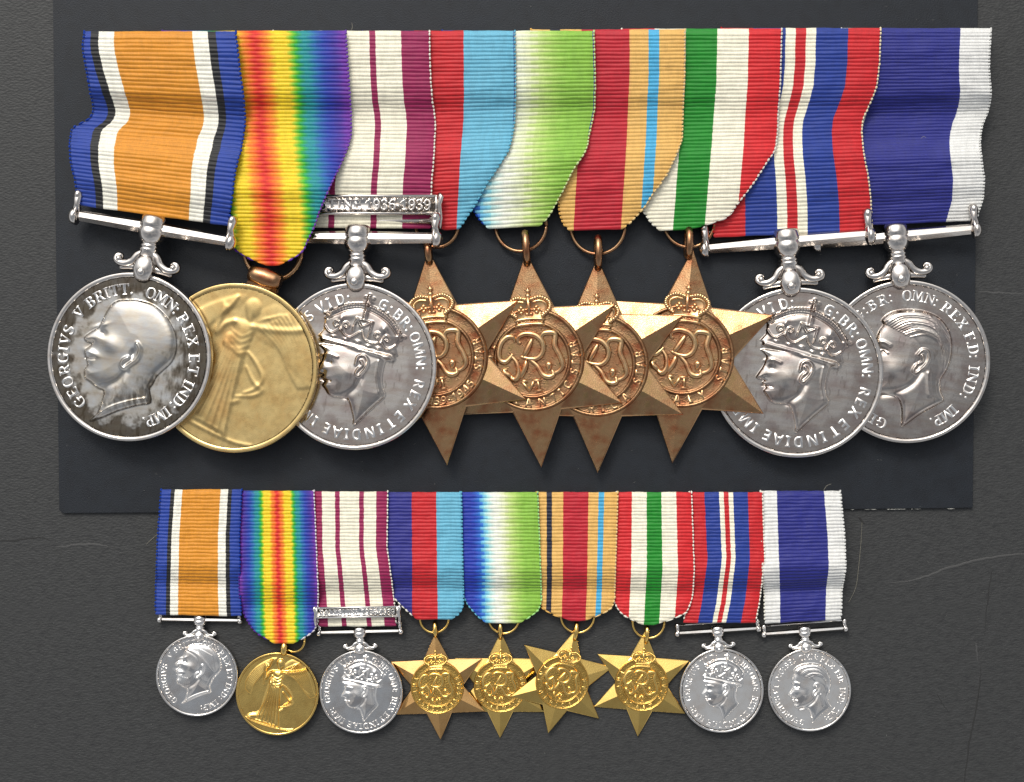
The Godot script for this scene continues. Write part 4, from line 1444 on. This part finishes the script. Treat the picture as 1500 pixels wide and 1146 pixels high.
func clasp(root: Node3D, c: Vector3, w: float, h: float, turn: Basis, mat: Material) -> void:
	var at := Transform3D(turn, c - root.position)
	var sh := Shape.new()
	sh.slab(PackedVector2Array([Vector2(-w / 2, -h / 2), Vector2(w / 2, -h / 2), Vector2(w / 2, h / 2), Vector2(-w / 2, h / 2)]), -0.05 * h, 0.02 * h, 0.0)
	for e in [[-0.5, -0.46, 0.5, -0.46], [-0.5, 0.46, 0.5, 0.46], [-0.495, -0.5, -0.495, 0.5], [0.495, -0.5, 0.495, 0.5]]:
		sh.tube(PackedVector3Array([Vector3(e[0] * w, 0.02 * h, e[1] * h), Vector3(e[2] * w, 0.02 * h, e[3] * h)]), [0.09 * h], 8)
	# beads of the stippled ground
	for i in (26 if w > 0.02 else 0):
		for j in 4:
			sh.ball(Vector3(lerpf(-0.47, 0.47, (i + 0.5 * (j % 2)) / 26.0) * w, 0.02 * h, lerpf(-0.30, 0.30, j / 3.0) * h), Vector3(0.045, 0.015, 0.045) * h, 6, 4)
	for s in [-1.0, 1.0]:
		sh.tube(PackedVector3Array([Vector3(s * 0.515 * w, 0.05 * h, -0.62 * h), Vector3(s * 0.525 * w, 0.12 * h, -0.40 * h), Vector3(s * 0.515 * w, 0.05 * h, 0.0), Vector3(s * 0.52 * w, 0.0, 0.7 * h), Vector3(s * 0.515 * w, -0.05 * h, 1.25 * h)]), [0.10 * h, 0.16 * h, 0.11 * h, 0.13 * h, 0.12 * h], 10)
	var o := put("clasp", sh.mesh(), mat, root, at)
	put("clasp_lettering", letters_straight("PALESTINE 1936-1939", w * 0.93, h * 0.54, (0.26 if w > 0.02 else 0.12) * h, "Droid Serif!"), mat, o, Transform3D(Basis(), Vector3(0, 0.05 * h, 0)))


func short_rows(top: float, bottom: float, path: Array, ends: Array, wave := 1.0) -> Array:
	var out := []
	var first := pick(path, top)
	var cut := pick(ends, top)
	out.append([top + 6.0, first[0], first[1], 0.7, cut[0], cut[1]])
	out.append([top + 1.5, first[0], first[1], 1.2, cut[0], cut[1]])
	out.append([top - 0.5, first[0], first[1], 2.2, cut[0], cut[1]])
	for k in 13:
		var y := lerpf(top, bottom, k / 12.0)
		var t := k / 12.0
		var known := [[0.0, 3.1], [0.12, 3.6], [0.35, 3.9], [0.60, 4.7], [0.77, 2.0], [0.87, 2.7], [1.0, 2.3]]
		var h := 3.1
		for i in known.size() - 1:
			if t >= known[i][0]:
				h = lerpf(known[i][1], known[i + 1][1], smoothstep(0.0, 1.0, clampf((t - known[i][0]) / (known[i + 1][0] - known[i][0]), 0.0, 1.0)))
		h = lerpf(3.2, h, wave)
		var a := pick(path, y)
		var b := pick(ends, y)
		out.append([y + (1.5 if k == 0 else 0.0), a[0], a[1], h, b[0], b[1]])
	return out


func miniature_row() -> void:
	var g := "miniature medals of the lower row"
	var silver: Material = mats.bright_silver
	var gold: Material = mats.bright_gold
	var pitch := 0.76 * MM
	var thick := 1.3 * MM
	var plain := [700, 0.0, 1.0, 960, 0.0, 1.0]
	var o := {"lift": 0.5}

	# 1
	var R := 59.5 * S
	var hc := 0.5 * MM
	var root := thing("miniature_disc_medal", "small silver disc with a bearded head, on a narrow orange ribbon", "medal", g, at_base(288, 990, hc + thick))
	ribbon(root, short_rows(719, 902, [719, 237, 353, 785, 232, 350, 870, 229, 351, 910, 229, 353], plain, 0.6), silk("orange"), pitch, {"seed": 21, "lift": 0.6, "slant": 2.0})
	var words := [["GEORGIVS", -140, -75], ["V", -55, -55], ["BRITT:", -42, 0], ["OMN:", 12, 38], ["REX", 46, 68], ["ET", 80, 92], ["IND:", 104, 132], ["IMP:", 142, 170]]
	disc(root, Transform3D(lay(2.0, -1.5), Vector3(0, hc, 0)), R, thick, silver, plates(bearded_head(240, 0.0, 0.0, false), R, 1.35, 1, white), letters_round(words, R * 0.81, R * 0.13, 0.42 * MM, "Droid Serif!", false, true), 0.028)
	suspender(root, Transform3D(lay(1.0, -1.0), Vector3(0, hc + 0.6 * MM, 0)).scaled_local(Vector3(1.02, 1, 0.80)).translated_local(Vector3(0.04 * R, 0, -0.15 * R)), R, silver, true)
	# 2
	R = 60.5 * S
	root = thing("miniature_disc_medal", "small bright gold disc with a crisp winged figure, on a narrow rainbow ribbon", "medal", g, at_base(406, 1017, hc + thick))
	var p := [720, 352, 459, 840, 351, 464, 950, 354, 468]
	var cu := cuts(p, [836, 350, 880, 352, 898, 357, 921, 370, 938, 390, 946, 410], [870, 465, 910, 464, 921, 462, 935, 448, 942, 434, 946, 420], 830, 944)
	ribbon(root, short_rows(721, 943, p, cu, 0.7), silk("rainbow"), pitch, {"seed": 22, "lift": 0.6, "blend": 0.02, "edges": [Color(0.30, 0.14, 0.5), Color(0.80, 0.78, 0.80)]})
	disc(root, Transform3D(lay(3.0, 1.0), Vector3(0, hc, 0)), R, thick, gold, plates(winged_figure(260, false), R, 1.25, 1, white), null, 0.014)
	hanging(root, spot(430, 938, 1.4 * MM), 17.0 * S, 1.7 * S, lay(0, 14), spot(417, 943, 1.5 * MM), spot(416, 957, 1.5 * MM), 5.0 * S, gold)
	# 3
	R = 61.0 * S
	root = thing("miniature_disc_medal", "small silver disc with crowned head and tiny clasp, on narrow cream and crimson ribbon", "medal", g, at_base(529, 1014, hc + thick))
	ribbon(root, short_rows(722, 918, [722, 459, 567, 802, 460, 566, 853, 464, 573, 887, 466, 577, 920, 468, 580], plain, 0.8), silk("crimson_small"), pitch, {"seed": 23, "lift": 0.6, "edges": [WHITE, WHITE]})
	var r := crowned_head(240)
	var faces := plates(r, 61.0 * S, 1.0, 1, white)
	words = [["GEORGIVS", -104, -46], ["VI", -34, -26], ["D:", -16, -9], ["G:", 24, 31], ["BR:", 39, 54], ["OMN:", 63, 90], ["REX", 103, 121], ["ET", 133, 143], ["INDIAE", 153, 200], ["IMP:", 212, 240]]
	var lettering := letters_round(words, 61.0 * S * 0.82, 61.0 * S * 0.13, 0.42 * MM, "Droid Serif!", false, true)
	disc(root, Transform3D(lay(-1.0, 1.5), Vector3(0, hc, 0)), R, thick, silver, faces, lettering, 0.028)
	suspender(root, Transform3D(lay(-1.5, 1.5), Vector3(0, hc + 0.7 * MM, 0)).scaled_local(Vector3(1.02, 1, 0.82)).translated_local(Vector3(0, 0, -0.20 * R)), R, silver, true)
	clasp(root, spot(523, 897, 3.6 * MM), 118.0 * S, 15.0 * S, lay(-1.0, 0.5), silver)
	# 4 to 7
	R = 78.0 * S
	var d := star_meshes(R)
	var stars := [
		{"x": 641.0, "y": 1007.0, "turn": -3.0, "tilt": 5.0, "h": 1.0, "ring": [636, 906, 21], "loop": [637, 912, 638, 932], "silk": "thirds", "words": [["THE", -66, -100], ["1939-1945", -124, -232], ["STAR", -252, -292]],
			"label": "small gold star on a narrow ribbon of navy, red and pale blue thirds", "path": [722, 567, 675, 836, 567, 677, 910, 566, 679], "left": [860, 568, 887, 586, 904, 612, 910, 630], "right": [880, 678, 893, 676, 904, 662, 910, 636], "blend": 0.0, "edges": [WHITE, PALE_BLUE], "end": 908.0},
		{"x": 733.0, "y": 1005.0, "turn": 0.5, "tilt": 0.0, "h": 0.15, "ring": [738, 906, 22], "loop": [733, 913, 733, 935], "silk": "sea", "words": [["THE", -66, -100], ["ATLANTIC", -130, -232], ["STAR", -252, -290]],
			"label": "small gold star on a narrow ribbon shading from blue through white to green", "path": [722, 675, 787, 836, 679, 791, 920, 678, 793], "left": [868, 679, 884, 684, 904, 701, 912, 716], "right": [885, 791, 896, 786, 907, 772, 915, 740], "blend": 0.06, "edges": [PALE_BLUE, Color(0.6, 0.8, 0.5)], "end": 913.0},
		{"x": 823.0, "y": 1000.0, "turn": 15.0, "tilt": -5.0, "h": 1.0, "ring": [846, 903, 24], "loop": [845, 912, 842, 937], "silk": "desert", "words": [["THE", -62, -98], ["AFRICA", -128, -216], ["STAR", -240, -290]],
			"label": "small gold star tilted to the right, on a narrow red and sand ribbon", "path": [722, 787, 904, 853, 788, 900, 920, 786, 897], "left": [868, 789, 894, 797, 905, 818, 911, 840], "right": [885, 897, 892, 894, 901, 878, 910, 856], "blend": 0.0, "edges": [SAND, Color(0.84, 0.72, 0.5)], "end": 910.0},
		{"x": 940.0, "y": 1003.0, "turn": 4.0, "tilt": 1.5, "h": 0.35, "ring": [950, 912, 23], "loop": [948, 918, 946, 941], "silk": "tricolour", "words": [["THE", -62, -100], ["ITALY", -142, -208], ["STAR", -238, -290]],
			"label": "small gold star on a narrow ribbon striped red, white and green", "path": [722, 904, 1012, 836, 902, 1016, 920, 898, 1010], "left": [880, 901, 892, 903, 908, 924, 918, 946], "right": [878, 1012, 897, 1006, 908, 982, 918, 952], "blend": 0.0, "edges": [WHITE, WHITE], "end": 916.0}]
	var n := 0
	for s in stars:
		hc = s.h * MM
		root = thing("miniature_star_medal", s.label, "medal", g, at_base(s.x, s.y, hc + 0.9 * MM))
		p = s.path
		cu = cuts(p, s.left, s.right, 850, s.end)
		ribbon(root, short_rows(723, s.end, p, cu, 0.7), silk(s.silk), pitch, {"seed": 24 + n, "lift": 0.6, "blend": s.blend, "edges": s.edges})
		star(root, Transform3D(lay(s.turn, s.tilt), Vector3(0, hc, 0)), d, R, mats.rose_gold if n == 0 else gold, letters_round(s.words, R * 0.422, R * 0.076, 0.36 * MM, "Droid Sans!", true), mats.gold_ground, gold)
		hanging(root, spot(s.ring[0], s.ring[1], 1.4 * MM), s.ring[2] * S, 1.8 * S, lay(0, 2), spot(s.loop[0], s.loop[1], 1.4 * MM), spot(s.loop[2], s.loop[3], hc + 0.5 * MM), 3.2 * S, gold)
		n += 1
	# 8
	R = 61.5 * S
	hc = 0.5 * MM
	root = thing("miniature_disc_medal", "small silver disc with crowned head, on narrow red, blue and white striped ribbon", "medal", g, at_base(1057, 1012, hc + thick))
	ribbon(root, short_rows(723, 913, [722, 1011, 1116, 819, 1016, 1119, 880, 1008, 1112, 915, 1001, 1105], plain, 0.7), silk("union"), pitch, {"seed": 28, "lift": 0.6, "edges": [WHITE, WHITE]})
	disc(root, Transform3D(lay(0.5, -1.0), Vector3(0, hc, 0)), R, thick, silver, faces, lettering, 0.028)
	suspender(root, Transform3D(lay(-3.5, 0.0), Vector3(0, hc + 0.7 * MM, 0)).scaled_local(Vector3(1.0, 1, 0.80)).translated_local(Vector3(0, 0, -0.22 * R)), R, silver, true)
	# 9
	R = 60.5 * S
	root = thing("miniature_disc_medal", "small silver disc with bare shaven head, on narrow deep blue ribbon edged white", "medal", g, at_base(1186, 1011, hc + thick))
	ribbon(root, short_rows(721, 911, [720, 1115, 1230, 785, 1116, 1236, 836, 1118, 1238, 860, 1120, 1233, 905, 1121, 1231, 915, 1121, 1231], plain, 1.2), silk("blue"), pitch, {"seed": 29, "lift": 0.8, "slant": -6.0, "edges": [WHITE, SILVER_WHITE]})
	words = [["GEORGIVS", -168, -105], ["VI", -94, -85], ["D:G:BR:", -72, -27], ["OMN:", -14, 14], ["REX", 24, 44], ["F:D:", 58, 76], ["IND:", 88, 114], ["IMP:", 126, 150]]
	disc(root, Transform3D(lay(0.0, 2.0), Vector3(0, hc, 0)), R, thick, silver, plates(bare_head(240), R, 1.3, 1, white), letters_round(words, R * 0.80, R * 0.13, 0.42 * MM, "Droid Serif!", false, true), 0.028)
	suspender(root, Transform3D(lay(-4.5, 2.0), Vector3(0, hc + 0.7 * MM, 0)).scaled_local(Vector3(1.02, 1, 0.80)).translated_local(Vector3(0, 0, -0.22 * R)), R, silver, true)


func lint() -> void:
	# dust and short fibres that lie about on the board and the card
	var sh := Shape.new()
	for i in 420:
		var x := rng.randf_range(-20.0, 1520.0)
		var y := rng.randf_range(-20.0, 1166.0)
		var on_card := x > 90.0 and x < 1424.0 and y < 744.0
		var h := (0.78 if on_card else 0.03) * MM
		var q := spot(x, y, h)
		var a := rng.randf_range(-0.5, 0.5) if rng.randf() < 0.7 else rng.randf_range(0.0, PI)
		var l := rng.randf_range(0.3, 2.2) * S
		var d := Vector3(cos(a), 0, sin(a)) * l
		var bend := Vector3(-d.z, 0, d.x) * rng.randf_range(-0.4, 0.4)
		sh.tube(PackedVector3Array([q - d, q + bend, q + d]), [0.012 * MM, rng.randf_range(0.02, 0.05) * MM, 0.012 * MM], 5)
	var o := put("dust", sh.mesh(), cloth(Color(0.42, 0.42, 0.41)), self)
	o.set_meta("kind", "stuff")
	o.set_meta("label", "pale specks of dust and lint on the board and card")
	o.set_meta("category", "dust")
	for c in [
		["fine fibre standing above the cream edge of the clasped medal's ribbon", [513, 46, 516, 40, 515, 33], 6.4],
		["short frayed violet thread at the right edge of the large rainbow ribbon", [507, 112, 511, 109, 515, 112], 7.4],
		["small bent fibre lying on the deep blue of the large end ribbon", [1349, 203, 1353, 200, 1357, 202], 7.0],
		["long pale hair below the right end of the backing card", [1263, 766, 1261, 800, 1258, 830, 1254, 860, 1243, 884], 0.2],
		["short pale hair beside the top of the miniature orange ribbon", [214, 798, 222, 790, 231, 783], 0.2],
		["fine pale hair standing at the top of the miniature deep blue ribbon", [1207, 718, 1211, 712, 1218, 709], 3.6]]:
		var hs := Shape.new()
		var path := PackedVector3Array()
		for p in spline(c[1], 6):
			path.append(spot(p.x, p.y, c[2] * MM))
		hs.tube(path, [0.02 * MM, 0.032 * MM, 0.02 * MM], 6)
		var e := put("stray_hair", hs.mesh(), cloth(Color(0.60, 0.58, 0.52)), self)
		e.set_meta("label", c[0])
		e.set_meta("category", "hair")
		e.set_meta("group", "stray hairs")
